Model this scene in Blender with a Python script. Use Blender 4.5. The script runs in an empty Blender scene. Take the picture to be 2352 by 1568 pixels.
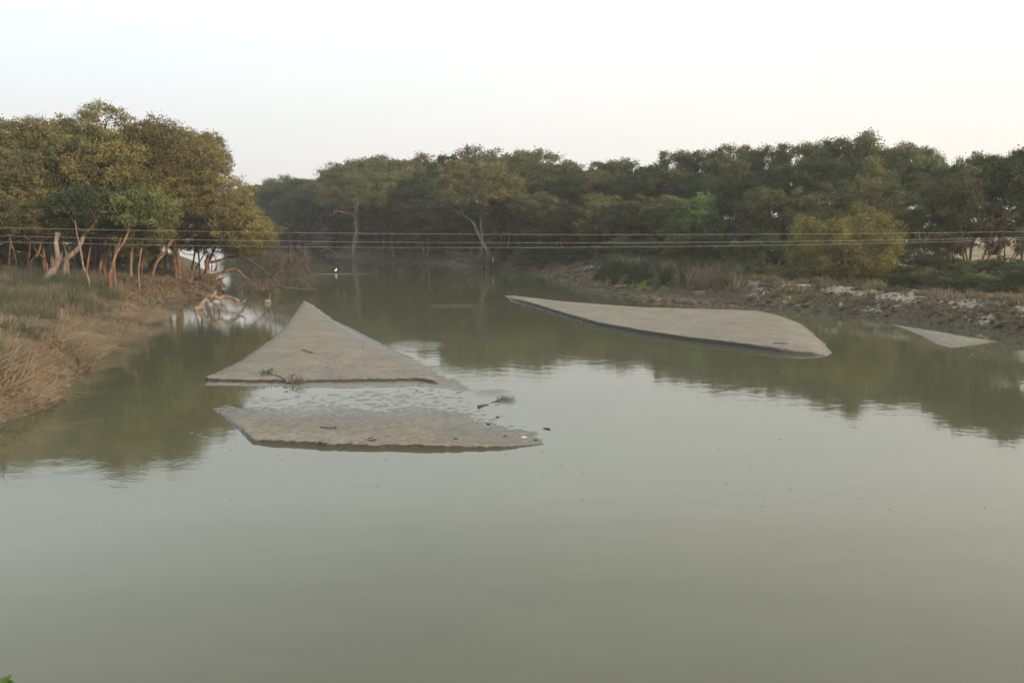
import bpy, math, random
import numpy as np
from mathutils import Vector

# ------------------------------------------------------------------ camera, sky, sun, exposure
SC = bpy.context.scene
COL = SC.collection
FPX = 1882.0                       # focal length in the pixels of a 2352 px wide frame
PITCH = math.atan((784 - 520) / FPX)
H = 6.0                            # eye height above the water (m), from a low bridge
cam = bpy.data.cameras.new("camera"); cam.sensor_width = 36; cam.lens = FPX / 2352 * 36
cam.clip_start = 0.1; cam.clip_end = 9000
co = bpy.data.objects.new("camera", cam); COL.objects.link(co)
co.location = (0, 0, H); co.rotation_euler = (math.pi / 2 - PITCH, 0, 0)
SC.camera = co

SUN_EL = math.radians(11); SUN_AZ = math.radians(124)      # clockwise from +Y
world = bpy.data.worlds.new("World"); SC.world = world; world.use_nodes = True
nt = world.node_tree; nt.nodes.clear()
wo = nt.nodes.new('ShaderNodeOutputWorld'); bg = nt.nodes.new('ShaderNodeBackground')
sky = nt.nodes.new('ShaderNodeTexSky'); sky.sky_type = 'NISHITA'; sky.sun_disc = False
sky.sun_elevation = SUN_EL; sky.sun_rotation = SUN_AZ
sky.air_density = 1.0; sky.dust_density = 4.0; sky.ozone_density = 1.0; sky.altitude = 0
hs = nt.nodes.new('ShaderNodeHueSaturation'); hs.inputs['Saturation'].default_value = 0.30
mx = nt.nodes.new('ShaderNodeMix'); mx.data_type = 'RGBA'; mx.inputs[0].default_value = 0.85                            # thin white veil of hazy cloud, brightness added above the frame to lift the water reflections, warmer towards the right
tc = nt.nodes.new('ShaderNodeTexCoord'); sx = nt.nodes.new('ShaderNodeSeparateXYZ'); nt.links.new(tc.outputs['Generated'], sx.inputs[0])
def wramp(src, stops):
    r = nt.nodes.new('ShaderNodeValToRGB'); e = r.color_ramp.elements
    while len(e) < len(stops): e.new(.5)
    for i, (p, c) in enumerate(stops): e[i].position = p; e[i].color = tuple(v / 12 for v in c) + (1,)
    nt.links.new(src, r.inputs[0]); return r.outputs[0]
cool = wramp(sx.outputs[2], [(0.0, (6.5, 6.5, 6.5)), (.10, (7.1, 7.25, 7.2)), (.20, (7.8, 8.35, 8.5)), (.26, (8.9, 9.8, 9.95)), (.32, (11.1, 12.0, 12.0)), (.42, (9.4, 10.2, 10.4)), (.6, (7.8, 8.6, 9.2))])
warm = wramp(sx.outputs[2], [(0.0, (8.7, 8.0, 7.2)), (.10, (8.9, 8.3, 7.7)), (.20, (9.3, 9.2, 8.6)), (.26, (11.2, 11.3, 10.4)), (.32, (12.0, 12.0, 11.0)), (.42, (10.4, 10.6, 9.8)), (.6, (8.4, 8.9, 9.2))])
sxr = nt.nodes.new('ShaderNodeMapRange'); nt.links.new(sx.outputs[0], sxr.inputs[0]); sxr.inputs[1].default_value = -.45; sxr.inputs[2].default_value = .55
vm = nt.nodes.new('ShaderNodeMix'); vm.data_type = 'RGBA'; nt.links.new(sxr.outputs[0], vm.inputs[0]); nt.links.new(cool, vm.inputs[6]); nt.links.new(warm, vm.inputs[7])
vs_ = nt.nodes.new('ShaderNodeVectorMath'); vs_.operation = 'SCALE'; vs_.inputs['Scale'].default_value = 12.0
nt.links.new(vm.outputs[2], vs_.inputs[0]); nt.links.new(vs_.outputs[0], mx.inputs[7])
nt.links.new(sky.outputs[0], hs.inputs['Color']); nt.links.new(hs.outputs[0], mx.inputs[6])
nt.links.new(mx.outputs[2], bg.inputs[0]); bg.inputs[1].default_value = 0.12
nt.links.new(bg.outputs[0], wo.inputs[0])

sd = bpy.data.lights.new("sun", 'SUN'); sd.energy = 4.8; sd.angle = math.radians(1.5); sd.color = (1.0, 0.67, 0.41)
so = bpy.data.objects.new("sun", sd); COL.objects.link(so)
tosun = Vector((math.cos(SUN_EL) * math.sin(SUN_AZ), math.cos(SUN_EL) * math.cos(SUN_AZ), math.sin(SUN_EL)))
so.rotation_euler = tosun.to_track_quat('Z', 'Y').to_euler(); so.location = (60, -20, 40)
SC.view_settings.view_transform = 'Standard'; SC.view_settings.look = 'None'
SC.view_settings.exposure = 0.18; SC.view_settings.gamma = 1.0; SC.view_settings.use_curve_mapping = False
SC.cycles.max_bounces = 8; SC.cycles.volume_bounces = 0; SC.cycles.transparent_max_bounces = 8

# ------------------------------------------------------------------ helpers
R = np.random.default_rng(7)
CT, ST = math.cos(PITCH), math.sin(PITCH)

def ray(px, py):
    a, b = px - 1176.0, 784.0 - py
    return np.array([a, b * ST + FPX * CT, b * CT - FPX * ST])

def P(px, py, z=0.0):              # the point at height z seen at frame position px, py
    d = ray(px, py); t = (z - H) / d[2]
    return np.array([d[0] * t, d[1] * t, z])

def Q(px, py, Y):                  # the point at distance Y seen at frame position px, py
    d = ray(px, py); t = Y / d[1]
    return np.array([d[0] * t, Y, H + d[2] * t])

def F(x, y): return (x / 1.26531, y / 1.26531)

def hash2(ix, iy, seed):
    h = (ix.astype(np.int64) * 374761393 + iy.astype(np.int64) * 668265263 + seed * 1274126177) & 0xFFFFFFFF
    h = ((h ^ (h >> 13)) * 1274126177) & 0xFFFFFFFF
    return ((h ^ (h >> 16)) & 0xFFFF) / 65535.0

def vnoise(x, y, seed=0):
    x = np.asarray(x, float); y = np.asarray(y, float)
    ix, iy = np.floor(x), np.floor(y); fx, fy = x - ix, y - iy
    fx = fx * fx * (3 - 2 * fx); fy = fy * fy * (3 - 2 * fy)
    a = hash2(ix, iy, seed); b = hash2(ix + 1, iy, seed); c = hash2(ix, iy + 1, seed); d = hash2(ix + 1, iy + 1, seed)
    return (a + (b - a) * fx) * (1 - fy) + (c + (d - c) * fx) * fy - 0.5

def fbm(x, y, seed=0, o=4):
    s = 0; a = 1.0
    for i in range(o):
        s = s + a * vnoise(x * 2 ** i + 17.3 * i, y * 2 ** i - 9.1 * i, seed + i); a *= 0.5
    return s

def sdist(x, y, poly, par=None, closed=True):
    """signed distance (positive inside) to a polygon and the edge parameters at the nearest edge point"""
    shp = np.shape(x); x = np.ravel(x); y = np.ravel(y)
    best = np.full(x.shape, 1e18); inside = np.zeros(x.shape, bool)
    pp = None if par is None else np.zeros((len(x), len(par[0])))
    n = len(poly)
    for i in range(n if closed else n - 1):
        ax, ay = poly[i][0], poly[i][1]; bx, by = poly[(i + 1) % n][0], poly[(i + 1) % n][1]
        dx, dy = bx - ax, by - ay; L = dx * dx + dy * dy + 1e-12
        t = np.clip(((x - ax) * dx + (y - ay) * dy) / L, 0, 1)
        d2 = (x - ax - t * dx) ** 2 + (y - ay - t * dy) ** 2
        m = d2 < best; best[m] = d2[m]
        if pp is not None:
            pa, pb = np.array(par[i]), np.array(par[(i + 1) % n])
            pp[m] = pa + (pb - pa) * t[m, None]
        if abs(by - ay) > 1e-12:
            c = ((ay > y) != (by > y)) & (x < (bx - ax) * (y - ay) / (by - ay) + ax)
            inside ^= c
    s = np.sqrt(best) * np.where(inside, 1, -1)
    return s.reshape(shp), (None if pp is None else pp.reshape(shp + (-1,)))

def mesh(name, verts, quads=None, tris=None, mats=(), smooth=False, tint=None, attr='tint'):
    me = bpy.data.meshes.new(name)
    verts = np.asarray(verts, dtype=np.float32).reshape(-1, 3)
    q = np.asarray(quads if quads is not None else [], dtype=np.int32).reshape(-1, 4)
    t = np.asarray(tris if tris is not None else [], dtype=np.int32).reshape(-1, 3)
    me.vertices.add(len(verts)); me.vertices.foreach_set('co', verts.ravel())
    idx = np.concatenate([q.ravel(), t.ravel()])
    me.loops.add(len(idx)); me.loops.foreach_set('vertex_index', idx)
    me.polygons.add(len(q) + len(t))
    me.polygons.foreach_set('loop_start', np.concatenate([np.arange(len(q)) * 4, len(q) * 4 + np.arange(len(t)) * 3]).astype(np.int32))
    me.update(calc_edges=True)
    me.polygons.foreach_set('use_smooth', np.full(len(q) + len(t), smooth))
    if tint is not None:
        tint = np.asarray(tint, dtype=np.float32)
        if tint.ndim == 1: tint = np.stack([tint] * 3, 1)
        c = np.ones((len(verts), 4), np.float32); c[:, :tint.shape[1]] = tint
        a = me.color_attributes.new(attr, 'FLOAT_COLOR', 'POINT'); a.data.foreach_set('color', c.ravel())
    for m in (mats if isinstance(mats, (list, tuple)) else [mats]): me.materials.append(m)
    return me

def link(name, data, parent=None, loc=(0, 0, 0)):
    o = bpy.data.objects.new(name, data); COL.objects.link(o); o.location = tuple(float(v) for v in loc)
    if parent: o.parent = parent
    return o

def tag(o, label=None, cat=None, group=None, kind=None):
    if label: o['label'] = label
    if cat: o['category'] = cat
    if group: o['group'] = group
    if kind: o['kind'] = kind
    return o

class Geo:
    def __init__(s): s.v = []; s.q = []; s.t = []; s.c = []; s.n = 0
    def add(s, v, q=None, t=None, c=0.5):
        v = np.asarray(v, float).reshape(-1, 3)
        if q is not None and len(q): s.q.append(np.asarray(q) + s.n)
        if t is not None and len(t): s.t.append(np.asarray(t) + s.n)
        s.v.append(v)
        c = np.asarray(c, float)
        s.c.append(np.full(len(v), c) if c.ndim == 0 else c)
        s.n += len(v)
    def tube(s, pts, rad, k=6, c=0.5, cap=True):
        pts = np.asarray(pts, float); n = len(pts)
        rad = np.broadcast_to(np.asarray(rad, float), (n,)) if np.ndim(rad) == 0 or len(np.atleast_1d(rad)) == n else np.interp(np.linspace(0, 1, n), np.linspace(0, 1, len(rad)), rad)
        tg = np.gradient(pts, axis=0); tg /= np.linalg.norm(tg, axis=1, keepdims=True) + 1e-9
        ref = np.array([0.31, 0.17, 0.93]) if abs(tg[0, 2]) < 0.8 else np.array([0.93, 0.3, 0.1])
        u = np.cross(tg, ref); u /= np.linalg.norm(u, axis=1, keepdims=True) + 1e-9
        w = np.cross(tg, u)
        a = np.arange(k) * 2 * math.pi / k
        v = pts[:, None] + rad[:, None, None] * (np.cos(a)[None, :, None] * u[:, None] + np.sin(a)[None, :, None] * w[:, None])
        i = np.arange(n - 1)[:, None] * k; j = np.arange(k)[None]; jn = (j + 1) % k
        q = np.stack([i + j, i + jn, i + k + jn, i + k + j], -1).reshape(-1, 4)
        vv = v.reshape(-1, 3); t = None
        if cap:
            vv = np.concatenate([vv, pts[:1], pts[-1:]]); b = n * k
            jj = np.arange(k); t = np.concatenate([np.stack([np.full(k, b), (jj + 1) % k, jj], 1),
                                                  np.stack([np.full(k, b + 1), (n - 1) * k + jj, (n - 1) * k + (jj + 1) % k], 1)])
        s.add(vv, q, t, c)
    def mesh(s, name, mats, smooth=True, org=(0, 0, 0)):
        return mesh(name, np.concatenate(s.v) - np.asarray(org, float), np.concatenate(s.q) if s.q else None,
                    np.concatenate(s.t) if s.t else None, mats, smooth, np.concatenate(s.c))

def curve(pts, n=10, wob=0.0, rng=R):
    """Catmull-Rom through pts"""
    pts = np.asarray(pts, float)
    if len(pts) < 3:
        t = np.linspace(0, 1, n)[:, None]; out = pts[0] * (1 - t) + pts[-1] * t
    else:
        p = np.concatenate([2 * pts[:1] - pts[1:2], pts, 2 * pts[-1:] - pts[-2:-1]]); m = len(pts) - 1
        T = np.linspace(0, m - 1e-6, n); i = T.astype(int); f = (T - i)[:, None]
        a, b, c, d = p[i], p[i + 1], p[i + 2], p[i + 3]
        out = 0.5 * (2 * b + (c - a) * f + (2 * a - 5 * b + 4 * c - d) * f ** 2 + (3 * b - a - 3 * c + d) * f ** 3)
    if wob:
        w = rng.normal(0, wob, out.shape); w[0] = 0; out = out + w
    return out

# ------------------------------------------------------------------ materials
def new_mat(name):
    m = bpy.data.materials.new(name); m.use_nodes = True; n = m.node_tree
    return m, n, n.nodes['Principled BSDF'], n.nodes['Material Output']
def N(n, t, **kw):
    x = n.nodes.new(t)
    for k, v in kw.items():
        if k in x.inputs: x.inputs[k].default_value = v
        else: setattr(x, k, v)
    return x
def noise(n, scale, detail=4, rough=0.55, vec=None, stretch=None):
    x = N(n, 'ShaderNodeTexNoise', Scale=scale, Detail=detail, Roughness=rough)
    if vec is None:
        g = n.nodes.new('ShaderNodeNewGeometry'); vec = g.outputs['Position']
    if stretch:
        mp = N(n, 'ShaderNodeMapping'); mp.inputs['Scale'].default_value = stretch; n.links.new(vec, mp.inputs[0]); vec = mp.outputs[0]
    n.links.new(vec, x.inputs['Vector']); return x
def ramp(n, src, stops, interp='LINEAR'):
    r = n.nodes.new('ShaderNodeValToRGB'); r.color_ramp.interpolation = interp
    e = r.color_ramp.elements
    while len(e) < len(stops): e.new(0.5)
    for i, (p, c) in enumerate(stops):
        e[i].position = p; e[i].color = (tuple(c) + (1,))[:4] if not isinstance(c, (int, float)) else (c, c, c, 1)
    n.links.new(src, r.inputs[0]); return r
def mixc(n, f, a, b, blend='MIX'):
    x = n.nodes.new('ShaderNodeMix'); x.data_type = 'RGBA'; x.blend_type = blend
    for sock, v in ((x.inputs[0], f), (x.inputs[6], a), (x.inputs[7], b)):
        if isinstance(v, (int, float)): sock.default_value = v
        elif isinstance(v, tuple): sock.default_value = (tuple(v) + (1,))[:4]
        else: n.links.new(v, sock)
    return x.outputs[2]
def math_(n, op, a, b=None, clamp=False):
    x = n.nodes.new('ShaderNodeMath'); x.operation = op; x.use_clamp = clamp
    for s, v in zip(x.inputs, (a, b)):
        if v is None: continue
        if isinstance(v, (int, float)): s.default_value = v
        else: n.links.new(v, s)
    return x.outputs[0]
def bump(n, bsdf, h, strength=0.5, dist=0.05):
    b = N(n, 'ShaderNodeBump', Strength=strength, Distance=dist); n.links.new(h, b.inputs['Height']); n.links.new(b.outputs[0], bsdf.inputs['Normal']); return b

def leaf_mat(name, dark, mid, light, transl=0.35, olive=None):
    m, n, p, out = new_mat(name)
    at = N(n, 'ShaderNodeAttribute', attribute_name='tint')
    oi = n.nodes.new('ShaderNodeObjectInfo')
    r = ramp(n, at.outputs['Fac'], [(0.0, dark), (0.5, mid), (1.0, light)])
    hv = N(n, 'ShaderNodeHueSaturation')
    n.links.new(math_(n, 'MULTIPLY_ADD', oi.outputs['Random'], 0.045), hv.inputs['Hue'])
    hv.inputs['Hue'].default_value = 0.5
    h = n.nodes.new('ShaderNodeMapRange'); n.links.new(oi.outputs['Random'], h.inputs[0]); h.inputs[3].default_value = 0.488; h.inputs[4].default_value = 0.524
    n.links.new(h.outputs[0], hv.inputs['Hue'])
    v = n.nodes.new('ShaderNodeMapRange'); mr = math_(n, 'FRACT', math_(n, 'MULTIPLY', oi.outputs['Random'], 7.31)); n.links.new(mr, v.inputs[0]); v.inputs[3].default_value = 0.72; v.inputs[4].default_value = 1.45
    n.links.new(v.outputs[0], hv.inputs['Value'])
    n.links.new(r.outputs[0], hv.inputs['Color'])
    p.inputs['Roughness'].default_value = 0.6; p.inputs['Specular IOR Level'].default_value = 0.25
    n.links.new(hv.outputs[0], p.inputs['Base Color'])
    tr = n.nodes.new('ShaderNodeBsdfTranslucent'); n.links.new(hv.outputs[0], tr.inputs[0])
    ms = N(n, 'ShaderNodeMixShader'); ms.inputs[0].default_value = transl
    n.links.new(p.outputs[0], ms.inputs[1]); n.links.new(tr.outputs[0], ms.inputs[2]); n.links.new(ms.outputs[0], out.inputs[0])
    return m

def bark_mat(name, a, b, c, scale=3.0):
    m, n, p, out = new_mat(name)
    tc = n.nodes.new('ShaderNodeTexCoord')
    x = noise(n, scale, 5, 0.65, tc.outputs['Object'], (1, 1, 0.22)); y = noise(n, scale * 6, 3, 0.6, tc.outputs['Object'], (1, 1, 0.12))
    r = ramp(n, x.outputs[0], [(0.33, a), (0.5, b), (0.68, c)])
    col = mixc(n, 0.55, r.outputs[0], ramp(n, y.outputs[0], [(0.35, (0.35,) * 3), (0.65, (1.25,) * 3)]).outputs[0], 'MULTIPLY')
    n.links.new(col, p.inputs['Base Color']); p.inputs['Roughness'].default_value = 0.85; p.inputs['Specular IOR Level'].default_value = 0.2
    bump(n, p, y.outputs[0], 0.8, 0.03); return m

M = {}
M['leaf'] = leaf_mat('mangrove_leaves', (0.032, 0.052, 0.019), (0.088, 0.110, 0.038), (0.195, 0.190, 0.068))
M['leaf_warm'] = leaf_mat('olive_leaves', (0.032, 0.048, 0.019), (0.090, 0.102, 0.040), (0.195, 0.182, 0.072))
M['leaf_olive'] = leaf_mat('sunny_olive_leaves', (0.046, 0.060, 0.021), (0.134, 0.132, 0.045), (0.27, 0.232, 0.085))
M['leaf_gold'] = leaf_mat('golden_leaves', (0.065, 0.082, 0.022), (0.165, 0.180, 0.046), (0.31, 0.29, 0.080))
M['leaf_green'] = leaf_mat('bright_leaves', (0.025, 0.055, 0.014), (0.060, 0.110, 0.026), (0.13, 0.18, 0.045))
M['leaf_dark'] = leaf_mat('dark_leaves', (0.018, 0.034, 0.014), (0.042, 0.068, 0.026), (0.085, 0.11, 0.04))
M['bark'] = bark_mat('grey_bark', (0.085, 0.07, 0.055), (0.17, 0.145, 0.12), (0.27, 0.235, 0.2))
M['bark_orange'] = bark_mat('peeling_orange_bark', (0.055, 0.036, 0.025), (0.15, 0.092, 0.058), (0.27, 0.185, 0.12), 2.2)
M['bark_pale'] = bark_mat('pale_bark', (0.11, 0.095, 0.08), (0.19, 0.168, 0.145), (0.28, 0.255, 0.22), 2.0)
M['drift'] = bark_mat('weathered_driftwood', (0.12, 0.095, 0.07), (0.22, 0.18, 0.135), (0.32, 0.275, 0.21), 2.0)
M['twig'] = bark_mat('brown_twigs', (0.09, 0.068, 0.048), (0.17, 0.135, 0.10), (0.26, 0.215, 0.165), 2.0)

def grass_mat(name, stops):
    m, n, p, out = new_mat(name)
    at = N(n, 'ShaderNodeAttribute', attribute_name='tint')
    r = ramp(n, at.outputs['Fac'], stops)
    n.links.new(r.outputs[0], p.inputs['Base Color']); p.inputs['Roughness'].default_value = 0.7; p.inputs['Specular IOR Level'].default_value = 0.2
    tr = n.nodes.new('ShaderNodeBsdfTranslucent'); n.links.new(r.outputs[0], tr.inputs[0])
    ms = N(n, 'ShaderNodeMixShader'); ms.inputs[0].default_value = 0.25
    n.links.new(p.outputs[0], ms.inputs[1]); n.links.new(tr.outputs[0], ms.inputs[2]); n.links.new(ms.outputs[0], out.inputs[0]); return m
# tint: 0 dark green .. .35 blue green .. .6 brown grey .. 1 pale straw
M['grass'] = grass_mat('bank_grass', [(0.0, (0.035, 0.055, 0.018)), (0.3, (0.085, 0.105, 0.065)), (0.45, (0.125, 0.125, 0.080)), (0.62, (0.20, 0.17, 0.13)), (0.8, (0.215, 0.18, 0.12)), (1.0, (0.34, 0.295, 0.205))])

def ground_material():
    m, n, p, out = new_mat('river_bank_soil')
    g = n.nodes.new('ShaderNodeNewGeometry'); sp = n.nodes.new('ShaderNodeSeparateXYZ'); n.links.new(g.outputs['Position'], sp.inputs[0])
    z = sp.outputs[2]
    z1 = noise(n, 0.6, 5, 0.6); z2 = noise(n, 4.0, 5, 0.65); z3 = noise(n, 18, 3, 0.6); big = noise(n, 0.13, 3, 0.5)
    zn = math_(n, 'ADD', z, math_(n, 'MULTIPLY', math_(n, 'SUBTRACT', z1.outputs[0], 0.5), 0.9))
    mud = ramp(n, z2.outputs[0], [(0.3, (0.060, 0.052, 0.038)), (0.55, (0.115, 0.098, 0.070)), (0.75, (0.19, 0.165, 0.125))]).outputs[0]
    soil = ramp(n, z2.outputs[0], [(0.28, (0.05, 0.042, 0.026)), (0.5, (0.11, 0.085, 0.05)), (0.72, (0.21, 0.165, 0.10))]).outputs[0]
    plateau = ramp(n, z2.outputs[0], [(0.3, (0.035, 0.034, 0.020)), (0.55, (0.075, 0.064, 0.036)), (0.75, (0.12, 0.095, 0.055))]).outputs[0]
    col = mixc(n, ramp(n, zn, [(0.30, 0.0), (0.60, 1.0)]).outputs[0], mud, soil)
    hi = n.nodes.new('ShaderNodeMapRange'); n.links.new(zn, hi.inputs[0]); hi.inputs[1].default_value = 1.1; hi.inputs[2].default_value = 1.9
    col = mixc(n, hi.outputs[0], col, plateau)
    at = N(n, 'ShaderNodeAttribute', attribute_name='zone'); sc = n.nodes.new('ShaderNodeSeparateColor'); n.links.new(at.outputs['Color'], sc.inputs[0])
    clay = ramp(n, z3.outputs[0], [(0.3, (0.22, 0.19, 0.15)), (0.7, (0.46, 0.41, 0.34))]).outputs[0]
    nz = math_(n, 'ADD', math_(n, 'MULTIPLY', z1.outputs[0], 0.55), math_(n, 'MULTIPLY', z2.outputs[0], 0.45))
    cm = math_(n, 'MULTIPLY', ramp(n, sc.outputs[2], [(0.05, 0.0), (0.3, 1.0)]).outputs[0], ramp(n, math_(n, 'ADD', nz, math_(n, 'MULTIPLY', math_(n, 'SUBTRACT', sc.outputs[2], 0.75), 0.2)), [(0.50, 0.0), (0.535, 1.0)]).outputs[0])
    col = mixc(n, cm, col, clay)
    moss = ramp(n, z2.outputs[0], [(0.3, (0.06, 0.08, 0.012)), (0.7, (0.16, 0.19, 0.025))]).outputs[0]
    col = mixc(n, math_(n, 'MULTIPLY', sc.outputs[1], ramp(n, z1.outputs[0], [(0.38, 0.0), (0.5, 1.0)]).outputs[0]), col, moss)
    field = ramp(n, big.outputs[0], [(0.35, (0.20, 0.165, 0.09)), (0.5, (0.29, 0.235, 0.135)), (0.65, (0.17, 0.165, 0.07))]).outputs[0]
    col = mixc(n, sc.outputs[0], col, field)
    n.links.new(col, p.inputs['Base Color'])
    n.links.new(ramp(n, z, [(0.0, 0.5), (0.1, 0.85), (0.5, 0.95)]).outputs[0], p.inputs['Roughness']); p.inputs['Specular IOR Level'].default_value = 0.15
    hb = math_(n, 'ADD', math_(n, 'MULTIPLY', z2.outputs[0], 1.0), math_(n, 'MULTIPLY', z3.outputs[0], 0.35))
    bump(n, p, hb, 0.9, 0.15); return m
M['ground'] = ground_material()

def sand_material():
    m, n, p, out = new_mat('silty_sand')
    g = n.nodes.new('ShaderNodeNewGeometry'); sp = n.nodes.new('ShaderNodeSeparateXYZ'); n.links.new(g.outputs['Position'], sp.inputs[0])
    a = noise(n, 0.5, 4, 0.6); b = noise(n, 9, 4, 0.7, None, (0.55, 1.3, 1)); c = noise(n, 40, 3, 0.6)
    base = ramp(n, a.outputs[0], [(0.3, (0.146, 0.137, 0.104)), (0.7, (0.212, 0.190, 0.137))]).outputs[0]
    sp2 = ramp(n, b.outputs[0], [(0.34, (0.45,) * 3), (0.48, (1.0,) * 3), (0.68, (1.3,) * 3)]).outputs[0]
    col = mixc(n, 0.85, base, sp2, 'MULTIPLY')
    col = mixc(n, 0.8, col, ramp(n, c.outputs[0], [(0.34, (0.35,) * 3), (0.45, (1.0,) * 3), (0.66, (1.35,) * 3)]).outputs[0], 'MULTIPLY')
    md = noise(n, 2.2, 5, 0.65, None, (1, 0.6, 1)); col = mixc(n, 0.4, col, ramp(n, md.outputs[0], [(0.36, (0.72, 0.74, 0.78)), (0.52, (1.0,) * 3), (0.66, (1.14, 1.12, 1.06))]).outputs[0], 'MULTIPLY')
    wet = n.nodes.new('ShaderNodeMapRange'); n.links.new(sp.outputs[2], wet.inputs[0]); wet.inputs[1].default_value = 0.012; wet.inputs[2].default_value = 0.075
    col = mixc(n, wet.outputs[0], mixc(n, 1.0, col, (0.5, 0.5, 0.48), 'MULTIPLY'), col)
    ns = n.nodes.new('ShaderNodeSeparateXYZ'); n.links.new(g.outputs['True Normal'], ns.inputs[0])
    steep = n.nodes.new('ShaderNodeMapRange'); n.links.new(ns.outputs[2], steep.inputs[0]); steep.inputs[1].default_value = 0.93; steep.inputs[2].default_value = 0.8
    col = mixc(n, steep.outputs[0], col, (0.042, 0.037, 0.026))  # cut edges coloured dark: wet silt with its shade painted in
    n.links.new(col, p.inputs['Base Color'])
    rr = n.nodes.new('ShaderNodeMapRange'); n.links.new(wet.outputs[0], rr.inputs[0]); rr.inputs[3].default_value = 0.22; rr.inputs[4].default_value = 0.85
    n.links.new(rr.outputs[0], p.inputs['Roughness'])
    bump(n, p, math_(n, 'ADD', b.outputs[0], math_(n, 'MULTIPLY', c.outputs[0], 0.4)), 0.6, 0.02); return m
M['sand'] = sand_material()

def water_material():
    m, n, p, out = new_mat('muddy_river_water')
    big = noise(n, 0.08, 3, 0.5, None, (1, 0.5, 1))
    col = ramp(n, big.outputs[0], [(0.3, (0.082, 0.087, 0.050)), (0.7, (0.103, 0.107, 0.062))]).outputs[0]
    silt = noise(n, 0.7, 5, 0.6, None, (0.3, 1, 1)); silt.inputs['Distortion'].default_value = 1.2
    col = mixc(n, 0.35, col, ramp(n, silt.outputs[0], [(0.35, (0.84, 0.85, 0.84)), (0.5, (1.0,) * 3), (0.68, (1.18, 1.16, 1.12))]).outputs[0], 'MULTIPLY')
    n.links.new(col, p.inputs['Base Color'])
    p.inputs['IOR'].default_value = 1.47; p.inputs['Roughness'].default_value = 0.035
    w1 = noise(n, 1.1, 3, 0.5, None, (1, 1.3, 1)); w2 = noise(n, 5.0, 3, 0.55, None, (0.8, 1.4, 1))
    calm = noise(n, 0.06, 2, 0.5)
    cm = ramp(n, calm.outputs[0], [(0.4, 0.25), (0.6, 1.0)]).outputs[0]
    h = math_(n, 'ADD', math_(n, 'MULTIPLY', w1.outputs[0], 0.9), math_(n, 'MULTIPLY', math_(n, 'MULTIPLY', w2.outputs[0], 0.42), cm))
    spots = [(P(1052, 702), 4.0, 6), (P(785, 628.5), 9.0, 5), (P(1130, 905), 1.3, 3), (P(1000, 850), 2.0, 2), (P(965, 790), 2.5, 2.0)]
    g = n.nodes.new('ShaderNodeNewGeometry'); tot = None
    for (c, r, s) in spots:
        d = n.nodes.new('ShaderNodeVectorMath'); d.operation = 'DISTANCE'; n.links.new(g.outputs['Position'], d.inputs[0]); d.inputs[1].default_value = tuple(c)
        f = n.nodes.new('ShaderNodeMapRange'); f.interpolation_type = 'SMOOTHSTEP'; n.links.new(d.outputs['Value'], f.inputs[0]); f.inputs[1].default_value = r; f.inputs[2].default_value = 0.0; f.inputs[3].default_value = 0; f.inputs[4].default_value = s
        tot = f.outputs[0] if tot is None else math_(n, 'ADD', tot, f.outputs[0])
    w3 = noise(n, 3.5, 2, 0.6, None, (0.35, 1.6, 1))
    h = math_(n, 'ADD', h, math_(n, 'MULTIPLY', w3.outputs[0], tot))
    bump(n, p, h, 1.0, 0.0045); return m
M['water'] = water_material()

def plain(name, col, rough=0.6, metal=0.0):
    m, n, p, out = new_mat(name); x = noise(n, 25, 3)
    n.links.new(mixc(n, 0.35, tuple(col), ramp(n, x.outputs[0], [(0.3, (0.5,) * 3), (0.7, (1.3,) * 3)]).outputs[0], 'MULTIPLY'), p.inputs['Base Color'])
    p.inputs['Roughness'].default_value = rough; p.inputs['Metallic'].default_value = metal; return m
M['wire'] = plain('aluminium_wire', (0.48, 0.47, 0.44), 0.6, 0.0)
M['egret'] = plain('white_feathers', (0.85, 0.85, 0.82), 0.7)
M['bill'] = plain('dark_bill', (0.05, 0.045, 0.03), 0.5)
M['brownbird'] = plain('brown_plumage', (0.06, 0.055, 0.05), 0.7)
M['litter'] = plain('pink_wrapper', (0.42, 0.24, 0.22), 0.4)
M['paper'] = plain('white_paper', (0.6, 0.57, 0.54), 0.6)
M['debris'] = plain('wet_debris', (0.05, 0.042, 0.03), 0.5)

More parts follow.
